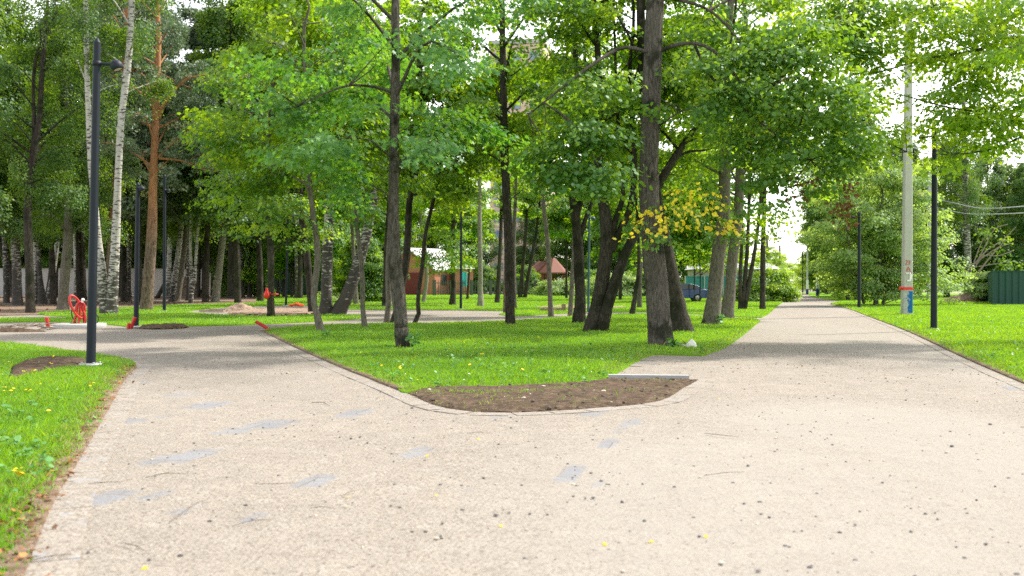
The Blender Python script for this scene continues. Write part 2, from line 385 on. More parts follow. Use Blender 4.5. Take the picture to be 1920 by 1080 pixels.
SPEC = {   # leaf kind, leaf length, leaves per spray, spray radius, leaf material, bark
    'near':   dict(leaf='maple', size=.135, n=60, r=.52, mat='near_leaf', bark='maple_bark'),
    'maple':  dict(leaf='five', size=.14, n=64, r=.62, mat='maple_leaf', bark='maple_bark'),
    'linden': dict(leaf='round', size=.105, n=76, r=.58, mat='linden_leaf', bark='maple_bark'),
    'glow':   dict(leaf='maple', size=.135, n=44, r=.55, mat='painted_glow_leaf', bark='maple_bark'),
    'birch':  dict(leaf='round', size=.095, n=100, r=.58, mat='birch_leaf', bark='birch_bark', hang=1.1),
    'pine':   dict(leaf='fan', size=.19, n=80, r=.5, mat='pine_needle', bark='pine_bark'),
    'far':    dict(leaf='quad', size=.25, n=66, r=.95, mat='maple_leaf', bark='dark_bark'),
    'farbirch': dict(leaf='quad', size=.23, n=60, r=.8, mat='birch_leaf', bark='old_birch_bark', hang=1.6),
    'farpine': dict(leaf='fan', size=.36, n=60, r=.75, mat='pine_needle', bark='dark_bark'),
    'bush':   dict(leaf='quad', size=.17, n=60, r=.6, mat='bush_leaf', bark='smooth_bark'),
}
def spray_leaves(acc, S, D, sp, base, dens=1., tintb=0., clear=None):
    """S spray centres (tree space), D outward directions; leaves lie in drooping discs, or hang in strings"""
    if len(S) == 0: return
    S = np.asarray(S); D = np.asarray(D)
    if clear is not None:
        k = ~((S[:, 1] < .3) & (np.abs(S[:, 0] - np.interp(S[:, 2], clear[:, 2], clear[:, 0])) < .75) & (rng.random(len(S)) < .85)); S = S[k]; D = D[k]
    W = S + base
    vis = (W[:, 2] < CAMH + .31 * W[:, 1]) & (np.abs(W[:, 0]) < .56 * W[:, 1] + .8) & (W[:, 1] > 2)
    for flag in (True, False):
        k = vis == flag
        if not k.any(): continue
        s = S[k]; d = D[k]; n = max(3, int(sp['n'] * dens * (1 if flag else .07))); N = len(s) * n
        sz = sp['size'] * (1 if flag else 1.9)
        th = rng.random((len(s), n)) * 2 * np.pi; rr = np.sqrt(rng.random((len(s), n)))
        R = sp['r'] * (.7 + .6 * rng.random((len(s), 1)))
        off = np.stack([np.cos(th) * rr * R, np.sin(th) * rr * R, rng.normal(0, .16, th.shape) * R - .30 * rr ** 2 * R], -1)
        if sp.get('hang'):
            L = sp['hang'] * (.4 + rng.random((len(s), 1)))
            off = np.stack([np.cos(th) * rr * R * .75, np.sin(th) * rr * R * .75, -rng.random(th.shape) * L], -1)
        pos = (s[:, None] + off).reshape(-1, 3)
        out = np.repeat(d, n, 0) + off.reshape(-1, 3) * .8
        out[:, 2] = 0; out = nrmz(out + rng.normal(0, .05, out.shape))
        nr = np.array([0, 0, .62]) + out * .5 + rng.normal(0, .36, (N, 3))
        dr = out + rng.normal(0, .5, (N, 3)) + np.array([0, 0, -.55])
        if sp['leaf'] == 'fan': nr = rng.normal(0, 1, (N, 3)); dr = out * .6 + np.array([0, 0, .35]) + rng.normal(0, .5, (N, 3))
        size = sz * (.65 + .6 * rng.random(N))
        tint = np.clip(np.repeat(rng.normal(.45 + tintb, .22, len(s)), n) + rng.normal(0, .14, N), 0, 1)
        leaf_batch(acc, pos, nr, dr, size, sp['leaf'] if flag else ('quad' if sp['leaf'] != 'fan' else 'fan'), tint)

def px_stem(stem, Y, base, H=None, wob=0.):
    pts = [P(x, y, Y + wob * (i > 0) * (rng.random() - .5)) - base for i, (x, y, w) in enumerate(stem)]
    rad = [w / 2 / FPX * Y for _, _, w in stem]
    if H and pts[-1][2] < H - .5:
        top = pts[-1]; sl = (pts[-1] - pts[-2]) / max(pts[-1][2] - pts[-2][2], .2); sl = np.clip(sl, -.22, .22)
        for q in (.33, .66, 1.):
            z = (H - top[2]) * q
            pts.append(top + sl * z * (1 - .35 * q) * np.array([1, 1, 0]) + np.array([rng.normal(0, .12), rng.normal(0, .12), z])); rad.append(max(rad[len(stem) - 1] * (1 - .88 * q), .012))
    return np.array(pts), np.array(rad)

def gen_limbs(acc, S, D, main, mrad, z0, z1, R, nl, sp, lower=1., seed_az=None, bend=.25):
    az = rng.random() * 6.28 if seed_az is None else seed_az
    tr = lambda z: np.array([np.interp(z, main[:, 2], main[:, k]) for k in range(3)])
    for i in range(nl):
        u = (i + rng.random()) / nl; z = z0 + (z1 - z0) * u
        a = az + i * 2.4 + rng.normal(0, .35)
        prof = (lower + (1 - lower) * min(1, u * 3)) * (1 - .62 * max(0, (u - .45) / .55))
        L = R * prof * (.7 + .45 * rng.random())
        d = np.array([math.cos(a), math.sin(a), 0])
        st = tr(max(z - (.25 + .3 * rng.random()) * L, min(z0, z) * .9)); en = tr(z) + d * L; en[2] = z + rng.normal(0, .15) * L
        mid = st * .5 + en * .5 + np.array([0, 0, bend * L * (.5 + .5 * rng.random())]) + rng.normal(0, .05, 3) * L
        pts = catmull([st, mid, en], 8)
        r0 = min(np.interp(st[2], main[:, 2], mrad) * .5, .016 * L + .012)
        tube(acc, pts, np.linspace(r0, .006, 8), 5, cap=False)
        m = int(2.5 + L * 2.0)
        for t in np.linspace(.38, 1., m):
            p = pts[min(7, int(t * 7.99))]
            for _ in range(2 if t < .97 else 1):
                side = rng.normal(0, 1, 3) * np.array([1, 1, .55]); side -= d * (side @ d) * .6
                q = p + nrmz(side) * L * .26 * rng.random() * (1.3 - .5 * t)
                S.append(q); D.append(d + .5 * nrmz(side))
                tube(acc, [p, (p + q) / 2 + [0, 0, .04], q], [.008, .006, .004], 3, cap=False)

def make_tree(name, sp, label, cat, group, stems, H=15, z0=4., R=2.6, nl=16, dens=1., bark=None, lower=.8, boughs=(), limbs=(), wob=.3, flare=1.35, tintb=0., mat=None, jit=.12, pale=None, cut=False, zt=None):
    sp = SPEC[sp]
    b = G(stems[0][0][0], stems[0][0][1]); Y = b[1]; base = np.array([b[0], b[1], 0.])
    root = empty(name, base, label, cat, group)
    tk = Acc(); S = []; D = []; mains = []
    for k, st in enumerate(stems):
        ext = not (st[-1][2] < 0)
        st = [(x, y, abs(w)) for x, y, w in st]
        pts, rad = px_stem(st, Y, base, H if ext and not cut else None, wob * .6)
        if k == 0 or st[0][1] > stems[0][0][1] - 4:
            pts = np.vstack([pts[0] - [0, 0, .12], pts[0] + (pts[1] - pts[0]) * 0.02, pts[0] + (pts[1] - pts[0]) * min(1, .45 / np.linalg.norm(pts[1] - pts[0])), pts[1:]])
            rad = np.concatenate([[rad[0] * flare, rad[0] * (1 + (flare - 1) * .55), rad[0]], rad[1:]])
        n = int(8 + np.linalg.norm(pts[-1] - pts[0]) * 2.2)
        tube(tk, pts, rad, 12 if Y < 40 else 9, n=min(n, 60), jit=jit)
        if ext: mains.append((pts, rad))
    for pts in limbs:                                                # limbs given as picture points at the tree's own depth plus an offset
        off, wpx, pl = pts
        q = np.array([P(x, y, Y + off * min(1, i / 2)) - base for i, (x, y) in enumerate(pl)])
        tube(tk, q, np.linspace(wpx, max(1.2, wpx * .3), len(q)) / 2 / FPX * Y, 7, n=18, jit=.1)
    lp = []
    for off, wpx, pl in limbs: lp += [P(x, y, Y + off * min(1, i / 2)) - base for i, (x, y) in enumerate(pl)][1:]
    lp = np.array(lp).reshape(-1, 3)
    if nl:
        nl = int(nl * 1.45)
        for i, (pts, rad) in enumerate(mains):
            gen_limbs(tk, S, D, pts, rad, z0, zt or H * .97, R, max(4, nl // len(mains)), sp, lower)
    for (cx, cy, off, w, h, n) in boughs:
        c = P(cx, cy, Y + off) - base; q = 1 / FPX * (Y + off)
        for _ in range(n):
            v = nrmz(rng.normal(0, 1, 3)) * rng.random() ** .4
            S.append(c + v * np.array([w / 2 * q, max(.5, w * .4 * q), h / 2 * q])); D.append(v)
        if mains:
            src = min(((p[min(range(len(p)), key=lambda j: abs(p[j][2] - max(c[2] - .6, .8)))]) for p, r in mains), key=lambda s: np.linalg.norm(s - c))
            if len(lp): k = np.argmin(np.linalg.norm(lp - c, axis=1)); src = min((src, lp[k]), key=lambda s: np.linalg.norm(s - c))
            d = np.linalg.norm(c - src)
            for _ in range(2):
                e = c + rng.normal(0, .5, 3) * np.array([w / 2 * q, .5, h / 3 * q]); s2 = src + rng.normal(0, .12, 3)
                tube(tk, [src, s2 * .55 + e * .45 + [0, 0, .10 * d] + rng.normal(0, .05, 3) * d, e], [.008 + .006 * d, .006 + .003 * d, .005], 5, n=9, cap=False)
    tk.build('trunk', M[bark or sp['bark']], root)
    if S:
        cr = Acc(); spray_leaves(cr, S, D, sp, base, dens, tintb, mains[0][0] if mains and Y < 62 and group in (g_mid, g_wood) else None)
        cr.build('crown', M[mat or sp['mat']], root, smooth=False, attr=True)
    return root
def add_foliage(root, name, boughs, Y, sp, label=None, mat=None, dens=1.):
    base = np.array(root.location); S = []; D = []
    for (cx, cy, off, w, h, n) in boughs:
        c = P(cx, cy, Y + off) - base; q = (Y + off) / FPX
        for _ in range(n):
            v = nrmz(rng.normal(0, 1, 3)) * rng.random() ** .4
            S.append(c + v * np.array([w / 2 * q, max(.3, w * .3 * q), h / 2 * q])); D.append(v)
    a = Acc(); spray_leaves(a, S, D, sp, base, dens)
    o = a.build(name, M[mat or sp['mat']], root, smooth=False, attr=True)
    if label: o['label'] = label
    return o
g_mid = 'park trees on the central lawns'
g_wood = 'trunks of the woodland on the left'

# ---- the central trees, nearest first
make_tree('maple_tree', 'near', 'slim grey maple with mossy foot standing mid-lawn beside a leafy sprout', 'tree', g_mid,
    [[(756, 655, 27), (752, 610, 25), (746, 540, 26), (740, 470, 25), (738, 380, 20), (740, 250, 18), (742, 120, 17), (742, -20, 15)]], H=14, flare=1.15, z0=4.2, R=3.0, nl=12,
    boughs=[(610, 285, -.8, 270, 80, 30), (560, 215, .5, 150, 90, 12), (690, 190, -1.2, 150, 90, 12), (560, 130, .0, 230, 110, 12), (800, 225, .4, 130, 110, 8), (660, 350, .3, 170, 70, 12), (840, 110, .5, 150, 120, 9), (650, 60, -.3, 190, 100, 10)],
    limbs=[(-.5, 6, [(741, 175), (700, 163), (655, 161), (610, 175), (560, 200)]), (-.8, 5, [(740, 300), (690, 262), (630, 262), (570, 285)])])
t2 = make_tree('linden_tree', 'linden', 'thick straight grey trunk nearest the wide path with dark moss patches', 'tree', g_mid,
    [[(1240, 653, 47), (1236, 600, 44), (1230, 520, 44), (1222, 440, 40), (1216, 340, 37), (1220, 220, 35), (1224, 100, 34), (1229, -20, 33)]], H=17, z0=8.5, R=4., nl=12, flare=1.2, jit=.07,
    boughs=[(1090, 250, -1.2, 170, 120, 20), (1040, 320, -1., 160, 110, 16), (1120, 330, -1.5, 150, 70, 9), (1110, 165, -.8, 150, 90, 12), (1225, 195, -1., 60, 40, 2), (1215, 293, -1., 60, 40, 2),
            (1340, 170, -.4, 150, 150, 16), (1430, 130, -.6, 190, 180, 20), (1480, 240, -.4, 210, 160, 26), (1560, 170, -.8, 180, 210, 22), (1580, 270, -.3, 130, 110, 12), (1400, 270, .2, 130, 110, 10), (1500, 60, -.8, 260, 120, 20), (1420, -70, 2, 260, 120, 34), (1540, -90, 2, 260, 140, 36), (1600, 40, 2.5, 160, 140, 24), (1500, 200, 1.5, 200, 140, 20), (1400, 200, 1.5, 160, 120, 14), (1330, 50, .5, 150, 90, 9), (1560, 340, 0., 90, 70, 5), (1450, 345, .2, 120, 70, 6)],  # boughs above the frame are added, unseen, to shade the ones below
    limbs=[(-1.2, 8, [(1222, 100), (1167, 90), (1110, 122), (1060, 160), (1020, 192), (990, 216)]), (-.5, 8.5, [(1228, 100), (1270, 84), (1315, 84), (1360, 115), (1395, 165), (1440, 195), (1500, 235)]),
           (-.4, 7, [(1228, -10), (1330, 20), (1400, 95), (1450, 160)]), (-.6, 6, [(1300, 80), (1330, 140), (1380, 190), (1450, 250), (1520, 300)]), (-.8, 4, [(1230, 240), (1275, 210), (1330, 195)])])
M['yellowing'] = M['yellow_leaf']
add_foliage(t2, 'yellow_foliage', [(1300, 372, -.9, 130, 70, 9), (1240, 405, -1.2, 100, 60, 6), (1345, 420, -.6, 80, 60, 4), (1200, 425, -1., 50, 30, 2)], 21.9, dict(leaf='round', size=.10, n=13, r=.40, mat='yellow_leaf'), 'yellowing leaf clusters hanging before the thick trunk')
add_foliage(t2, 'low_foliage', [(1270, 405, -.9, 190, 110, 9), (1380, 430, -.3, 110, 90, 7), (1330, 360, -.4, 120, 70, 5), (1215, 440, -1.1, 80, 40, 3)], 21.9, dict(leaf='round', size=.11, n=18, r=.36, mat='linden_leaf'), 'green leaves among the yellow ones')
add_foliage(t2, 'withered_foliage', [(1578, 360, -.3, 50, 70, 4), (1500, 330, -.2, 40, 60, 2), (1420, 215, 0, 30, 60, 1)], 21.9, dict(leaf='round', size=.10, n=30, r=.28, mat='brown_leaf', hang=.8), 'brown withered leaves on the overhanging bough')
make_tree('leaning_tree', 'maple', 'dark mossy trunk leaning left behind the thick grey trunk', 'tree', g_mid,
    [[(1280, 625, 38), (1268, 570, 34), (1254, 500, 30), (1240, 430, 27), (1226, 350, 24), (1210, 200, 20), (1200, -20, 15)]], H=13, z0=6, R=2.8, nl=12, bark='dark_bark', boughs=[(1290, 340, 1., 90, 80, 5)])
make_tree('forked_tree', 'maple', 'big forked tree with dark mossy trunk and paler right fork', 'tree', g_mid,
    [[(1106, 624, 26), (1118, 580, 26), (1130, 520, 27), (1138, 450, 25), (1133, 390, 21), (1122, 330, 17), (1125, 200, 13), (1118, 60, 11)],
     [(1126, 624, 24), (1140, 570, 22), (1158, 515, 21), (1175, 470, 18), (1196, 430, 17), (1225, 365, 17), (1262, 300, 15), (1300, 245, 10), (1335, 195, 7)],
     [(1146, 470, 16), (1164, 430, 14), (1182, 385, 12), (1190, 300, 10), (1180, 150, 8)],
     [(1143, 455, 13), (1155, 410, 11), (1168, 360, 9), (1160, 250, 7)]], H=13.5, z0=5.5, R=2.6, nl=22, bark='dark_bark',
    limbs=[(.5, 7, [(1262, 300), (1290, 285), (1320, 282), (1345, 275)]), (.3, 6, [(1285, 265), (1310, 260), (1335, 248)])], boughs=[(1170, 250, .5, 120, 140, 8), (1330, 235, .5, 120, 110, 8)])
make_tree('twin_stem_tree', 'maple', 'dark trunk with low side branch just left of the big forked tree', 'tree', g_mid,
    [[(1085, 608, 23), (1088, 560, 20), (1084, 460, 19), (1078, 395, 17), (1072, 330, 15), (1076, 200, 12), (1080, 40, 10)], [(1088, 445, 10), (1098, 410, 8), (1108, 385, 6), (1120, 340, -5)], [(1082, 400, 12), (1095, 350, 10), (1096, 280, 9)]], H=13, z0=5.2, R=2.5, nl=16, bark='dark_bark')
make_tree('maple_tree', 'maple', 'straight dark maple with shaded trunk left of the slim pale sapling', 'tree', g_mid,
    [[(957, 612, 18), (956, 560, 17), (955, 480, 18), (950, 380, 16), (946, 280, 15), (944, 180, 13), (942, 60, 11), (940, -20, 10)]], H=14, z0=6, R=2.6, nl=12, bark='dark_bark',
    limbs=[(.3, 5, [(943, 62), (925, 40), (905, 15)]), (.4, 4, [(945, 150), (975, 130), (1010, 90)])], boughs=[(985, 330, -.5, 90, 70, 4)])
make_tree('sapling_tree', 'maple', 'slim pale bare-stemmed young tree between two dark trunks mid-lawn', 'tree', g_mid,
    [[(1033, 595, 10), (1031, 540, 9), (1027, 460, 9), (1020, 390, 8), (1015, 320, 7), (1022, 180, 5)]], H=11, z0=6, R=1.8, nl=10, bark='smooth_bark')
make_tree('maple_tree', 'maple', 'wavy slender young maple at the left path with bare curved stem', 'tree', g_mid,
    [[(602, 623, 14), (594, 590, 12), (588, 560, 12), (593, 515, 12), (596, 470, 12), (588, 410, 11), (580, 330, 9), (575, 200, 8), (570, 60, 6)]], H=11, z0=4.3, R=2.5, nl=16, bark='smooth_bark',
    boughs=[(450, 330, .5, 150, 110, 10), (530, 395, -.5, 170, 80, 12), (430, 230, .5, 150, 120, 10)])
make_tree('maple_tree', 'maple', 'straight slender young maple right of the wavy one, pale leaning upward', 'tree', g_mid,
    [[(684, 617, 10), (680, 573, 9), (679, 510, 9), (670, 430, 9), (666, 370, 8), (655, 250, 7), (640, 150, 6)]], H=11, z0=4.6, R=2.2, nl=14, bark='smooth_bark', boughs=[(690, 385, .0, 120, 80, 7)])
make_tree('maple_tree', 'maple', 'thin stem with strongly bent foot right of the mossy-footed maple', 'tree', g_mid,
    [[(776, 609, 8), (785, 588, 8), (784, 555, 8), (792, 500, 8), (797, 443, 7), (808, 395, 7), (820, 340, 6), (835, 260, 5)]], H=10, z0=5, R=2., nl=12, bark='dark_bark', boughs=[(850, 380, .5, 110, 70, 5)])
make_tree('maple_tree', 'maple', 'dark tree leaning right from behind the mossy-footed maple', 'tree', g_mid,
    [[(739, 608, 15), (748, 565, 14), (760, 500, 14), (765, 440, 13), (768, 375, 12), (780, 325, 11), (793, 233, 10), (787, 130, 9), (787, 30, 8)]], H=12, z0=5, R=2.4, nl=14, bark='dark_bark')
make_tree('maple_tree', 'maple', 'brown trunk close on the left of the mossy-footed maple', 'tree', g_mid,
    [[(725, 607, 11), (729, 560, 11), (728, 510, 11), (731, 430, 9), (735, 300, 8)]], H=12, z0=5, R=2.2, nl=12, bark='smooth_bark', wob=.1)
make_tree('maple_tree', 'maple', 'stout shaded trunk at the sandy plaza left of the maroon gate', 'tree', g_mid,
    [[(722, 576, 13), (724, 520, 12), (726, 440, 10), (735, 330, 8)]], H=15, z0=6, R=2.8, nl=16, bark='dark_bark')
make_tree('maple_tree', 'maple', 'maple with a red bag tied round its dark trunk', 'tree', g_mid,
    [[(508, 596, 14), (507, 540, 13), (508, 470, 13), (502, 410, 11), (505, 300, 10), (515, 100, 8)]], H=14, z0=5., R=2.8, nl=16, bark='dark_bark', boughs=[(420, 350, .5, 110, 100, 8), (470, 430, 0, 100, 50, 5), (545, 455, .5, 80, 60, 4), (600, 440, .5, 80, 50, 4)])
make_tree('birch_tree', 'birch', 'stout old birch with cracked black bark upright beside a leaning trunk', 'tree', g_mid,
    [[(611, 590, 25), (612, 555, 21), (613, 500, 21), (616, 430, 19), (622, 300, 15), (640, 120, 12), (642, -20, 10)]], H=17, z0=6, R=2.6, nl=16, bark='old_birch_bark')
make_tree('leaning_birch_tree', 'birch', 'leaning birch with dark mossy foot and white upper trunk', 'tree', g_mid,
    [[(632, 590, 27), (650, 555, 25), (667, 510, 23), (680, 465, 20), (690, 425, 19), (705, 340, 15), (715, 200, 11)]], H=16, z0=5.6, R=2.6, nl=14, bark='old_birch_bark')
make_tree('dark_birch_tree', 'birch', 'slightly crooked dark trunk left of the cracked old birch', 'tree', g_mid,
    [[(585, 588, 14), (578, 510, 14), (573, 460, 13), (566, 410, 12), (562, 300, 11), (575, 120, 9)]], H=16, z0=6, R=2.4, nl=12, bark='dark_bark')
make_tree('maple_tree', 'maple', 'smooth trunk with broad mossless flank, left one of the pair beside the wide path', 'tree', g_mid,
    [[(1333, 611, 32), (1340, 550, 28), (1348, 470, 26), (1356, 410, 24), (1359, 320, 22), (1362, 150, 18)]], H=15, z0=5.6, R=3.4, nl=18, bark='smooth_bark', boughs=[(1420, 390, -.5, 110, 90, 7), (1440, 430, 0, 70, 60, 3)], lower=1.)
make_tree('maple_tree', 'maple', 'right trunk of the pair by the wide path, dark-edged and slanting right', 'tree', g_mid,
    [[(1362, 599, 25), (1369, 540, 21), (1374, 480, 20), (1381, 430, 20), (1386, 360, 18), (1392, 200, 14)]], H=15, z0=5.4, R=3., nl=16, bark='smooth_bark', boughs=[(1520, 350, 0, 130, 90, 6)])
make_tree('multi_stem_tree', 'maple', 'clump of three thin dark stems spreading from one foot near the wide path', 'tree', g_mid,
    [[(1392, 581, 9), (1398, 510, 8), (1402, 450, 7), (1405, 350, 6)], [(1396, 581, 9), (1408, 510, 8), (1418, 450, 7), (1428, 350, 6)], [(1388, 581, 8), (1388, 510, 7), (1391, 440, 6), (1390, 330, 5)]], H=14, z0=6.5, R=2.6, nl=15, bark='dark_bark')
make_tree('maple_tree', 'maple', 'single straight thin trunk last on the lawn before the wide path', 'tree', g_mid,
    [[(1430, 581, 11), (1430, 520, 10), (1431, 450, 9), (1433, 380, 8), (1435, 250, 7)]], H=14, z0=7.5, R=2.4, nl=12, bark='dark_bark')
make_tree('maple_tree', 'maple', 'dark trunk on the far lawn in front of the brick house', 'tree', g_mid,
    [[(848, 573, 12), (850, 540, 9), (849, 480, 9), (850, 420, 8), (852, 320, 7)]], H=15, z0=5.6, R=2.8, nl=16, bark='dark_bark', boughs=[(800, 490, -2, 50, 50, 6), (845, 485, -2, 90, 50, 10), (845, 462, -1, 120, 80, 16), (895, 470, -1, 80, 60, 8), (795, 462, -1, 70, 80, 8), (830, 430, 0, 200, 50, 12), (870, 490, -1, 60, 30, 3)])
make_tree('maple_tree', 'far', 'thin young trunk before the picket fence beside the cyan sheet', 'tree', g_mid, [[(876, 562, 5), (879, 520, 4), (881, 470, 4)]], H=11, z0=6, R=2., nl=10)
make_tree('aspen_tree', 'linden', 'pale smooth straight trunk before the picket fence', 'tree', g_mid,
    [[(901, 576, 12), (901, 540, 9), (900, 460, 9), (899, 380, 8), (900, 250, 7)]], H=15, z0=8, R=2.2, nl=12, bark='aspen_bark', dens=.6)
make_tree('maple_tree', 'maple', 'dark trunk with yellowish leaves left of the straight shaded maple', 'tree', g_mid,
    [[(932, 569, 10), (935, 520, 8), (938, 460, 7), (940, 380, 6)]], H=13, z0=6, R=2., nl=10, bark='dark_bark', tintb=.3)
make_tree('maple_tree', 'far', 'reddish thin trunk close behind the straight shaded maple', 'tree', g_mid, [[(946, 588, 6), (947, 540, 6), (948, 450, 5)]], H=13, z0=7, R=1.8, nl=9, bark='pine_bark')
make_tree('maple_tree', 'maple', 'grey trunk showing right behind the straight shaded maple', 'tree', g_mid, [[(964, 579, 10), (963, 530, 10), (963, 450, 8)]], H=14, z0=7, R=2.2, nl=10)
make_tree('maple_tree', 'maple', 'dark trunk slanting right, left of the gazebo', 'tree', g_mid, [[(984, 559, 8), (992, 510, 7), (1001, 460, 6), (1008, 420, 6)]], H=15, z0=8, R=3., nl=12, bark='dark_bark')
make_tree('maple_tree', 'maple', 'upright dark trunk paired with the slanting one left of the gazebo', 'tree', g_mid, [[(975, 559, 9), (980, 500, 7), (986, 430, 6)]], H=16, z0=8.5, R=3., nl=12, bark='dark_bark')
make_tree('aspen_tree', 'maple', 'pale brown trunk tucked behind the twin-branched dark trunk', 'tree', g_mid, [[(1069, 593, 9), (1073, 520, 8), (1077, 450, 8), (1078, 330, 6)]], H=13, z0=6.5, R=2.2, nl=12, bark='smooth_bark')
make_tree('maple_tree', 'maple', 'broken-looking dark leaning stem between the big fork and the thick trunk', 'tree', g_mid, [[(1185, 591, 10), (1192, 550, 9), (1198, 505, 8), (1196, 420, 5)]], H=12, z0=5.4, R=2.2, nl=12, bark='dark_bark', boughs=[(1200, 460, 1, 70, 60, 4)])
make_tree('maple_tree', 'maple', 'grey-brown trunk just behind the dark leaning stem', 'tree', g_mid, [[(1199, 578, 9), (1200, 530, 8), (1203, 460, 7)]], H=14, z0=6.5, R=2.4, nl=12)
make_tree('sapling_tree', 'far', 'dark sapling right of the gazebo roof', 'tree', g_mid, [[(1062, 560, 5), (1062, 500, 4), (1061, 440, 3)]], H=10, z0=6.2, R=2., nl=10)
make_tree('maple_tree', 'far', 'tree between the bent-footed stem and the house, pale whitish trunk', 'tree', g_mid, [[(794, 567, 8), (800, 520, 7), (797, 470, 7), (790, 420, 6)]], H=14, z0=7, R=2.4, nl=12, bark='aspen_bark')
make_tree('maple_tree', 'far', 'brown trunk in front of the white brick wall left of the plaza', 'tree', g_mid, [[(668, 572, 10), (665, 520, 8), (662, 460, 7)]], H=15, z0=6, R=2.8, nl=14, bark='smooth_bark')
for lab, x, y, w in (('thin dark sapling in front of the parked car boot', 1312, 567, 3), ('thin dark sapling crossing the middle of the parked car', 1301, 566, 2.5), ('dark trunk between forked tree and thick trunk by the far hedge', 1163, 563, 6), ('slender trunk far behind the leaning mossy trunk', 1262, 560, 5)):
    make_tree('sapling_tree', 'far', lab, 'tree', g_mid, [[(x, y, w), (x + 1, y - 50, w * .85), (x - 3, y - 110, w * .7)]], H=13, z0=4.6, R=2.8, nl=16, boughs=[(x + 30, 470, 2, 130, 80, 12), (x + 80, 480, 2, 110, 60, 6)])

# ---- woodland on the left
make_tree('birch_tree', 'birch', 'double-stemmed white birch with dark cracked foot behind the nearest lamp post', 'tree', g_wood,
    [[(208, 589, 24), (211, 550, 21), (214, 500, 18), (218, 430, 16), (221, 350, 13), (227, 233, 12.5), (237, 150, 13), (245, 67, 12), (248, -20, 11)], [(197, 589, 18), (193, 540, 20), (189, 500, 17), (184, 450, 14), (178, 380, 11), (170, 300, 11), (164, 133, 10), (162, -20, 9)]],
    H=19, z0=11, R=2.6, nl=14, bark='birch_bark', jit=.08)
make_tree('pine_tree', 'pine', 'tall pine with brown foot, orange upper trunk and bare side branches', 'tree', g_wood,
    [[(274, 582, 24), (279, 520, 21), (285, 430, 19), (287, 353, 15), (292, 233, 13), (295, 150, 12), (298, 60, 10)]], H=19, z0=7.5, R=3.6, nl=16, flare=1.15, jit=.06,
    limbs=[(-.6, 8, [(297, 222), (316, 184), (348, 150), (374, 142)]), (-.5, 5, [(300, 297), (333, 300), (352, 305), (372, 316)]), (-.5, 3, [(297, 135), (325, 150), (350, 162)])],
    boughs=[(385, 290, .5, 160, 70, 34), (360, 235, 1., 130, 70, 26), (370, 180, .6, 140, 60, 22), (420, 250, 1, 100, 80, 18), (400, 140, 1, 140, 60, 16), (250, 300, 1.5, 90, 70, 8), (420, 330, 1, 90, 60, 8)])
make_tree('pine_tree', 'pine', 'reddish pine trunk rising close behind the double-stemmed birch', 'tree', g_wood, [[(203, 580, 14), (206, 500, 13), (212, 400, 12), (228, 230, 10), (236, 100, 9), (240, -20, 8)]], H=19, z0=12, R=3, nl=12)
make_tree('broadleaf_tree', 'birch', 'dark forked trunk with pale foot in front of the woodland edge', 'tree', g_wood,
    [[(57, 587, 17), (56, 520, 15), (53, 440, 15), (52, 380, 13), (62, 300, 12), (74, 225, 10), (80, 130, 9), (88, 30, 8)], [(52, 385, 9), (54, 340, 8), (64, 250, 7), (66, 120, 6), (100, 40, 5)]], H=16, z0=6, R=3.2, nl=18, bark='dark_bark', dens=1.1)
make_tree('birch_tree', 'birch', 'gnarled birch with dark cracked trunk left of the dark forked trunk', 'tree', g_wood, [[(33, 573, 19), (32, 530, 17), (31, 490, 17), (29, 450, 15), (25, 300, 12)]], H=17, z0=5.0, R=3., nl=20, bark='old_birch_bark')
make_tree('broadleaf_tree', 'birch', 'brown rough trunk with leafy twigs left of the red pipe coil', 'tree', g_wood, [[(118, 581, 20), (120, 540, 18), (124, 490, 18), (128, 440, 16), (130, 300, 12)]], H=15, z0=4.6, R=3., nl=22, bark='smooth_bark', dens=1.1)
make_tree('birch_tree', 'birch', 'pale birch just right of the dark forked trunk', 'tree', g_wood, [[(68, 570, 9), (67, 500, 9), (66, 430, 8)]], H=18, z0=6, R=2.5, nl=14)
make_tree('birch_tree', 'birch', 'grey birch with swollen foot behind the dark forked trunk', 'tree', g_wood, [[(80, 570, 16), (75, 520, 9), (71, 450, 8)]], H=18, z0=6.5, R=2.5, nl=14, bark='old_birch_bark')
make_tree('leaning_birch_tree', 'birch', 'pale birch leaning right toward the brown rough trunk', 'tree', g_wood, [[(90, 565, 10), (100, 510, 9), (108, 450, 8), (116, 370, 7)]], H=17, z0=7, R=2.4, nl=12)
make_tree('broadleaf_tree', 'birch', 'thin near-black trunk leaning beside the pale leaning birch', 'tree', g_wood, [[(87, 563, 8), (95, 510, 8), (101, 440, 7)]], H=17, z0=6, R=2.4, nl=12, bark='dark_bark')
make_tree('broadleaf_tree', 'farbirch', 'two black slanting stems at the far left edge by the pale fence', 'tree', g_wood, [[(24, 557, 8), (18, 500, 7), (9, 440, 6)], [(19, 557, 6), (8, 500, 5), (0, 440, 5)]], H=17, z0=7, R=3, nl=14, bark='dark_bark')
make_tree('broadleaf_tree', 'birch', 'black trunk hidden partly by the nearest lamp post', 'tree', g_wood, [[(158, 563, 10), (156, 500, 9), (153, 430, 8)]], H=18, z0=6, R=2.8, nl=14, bark='dark_bark')
make_tree('birch_tree', 'birch', 'slim pale birch between red pipe coil and rough trunk', 'tree', g_wood, [[(141, 561, 5), (141, 500, 5), (139, 440, 4)]], H=16, z0=6.5, R=2.4, nl=12)
make_tree('birch_tree', 'birch', 'dark-flecked birch just left of the second lamp post', 'tree', g_wood, [[(241, 565, 11), (241, 500, 10), (243, 430, 10), (246, 330, 8)]], H=18, z0=7.5, R=2.6, nl=14, bark='old_birch_bark')
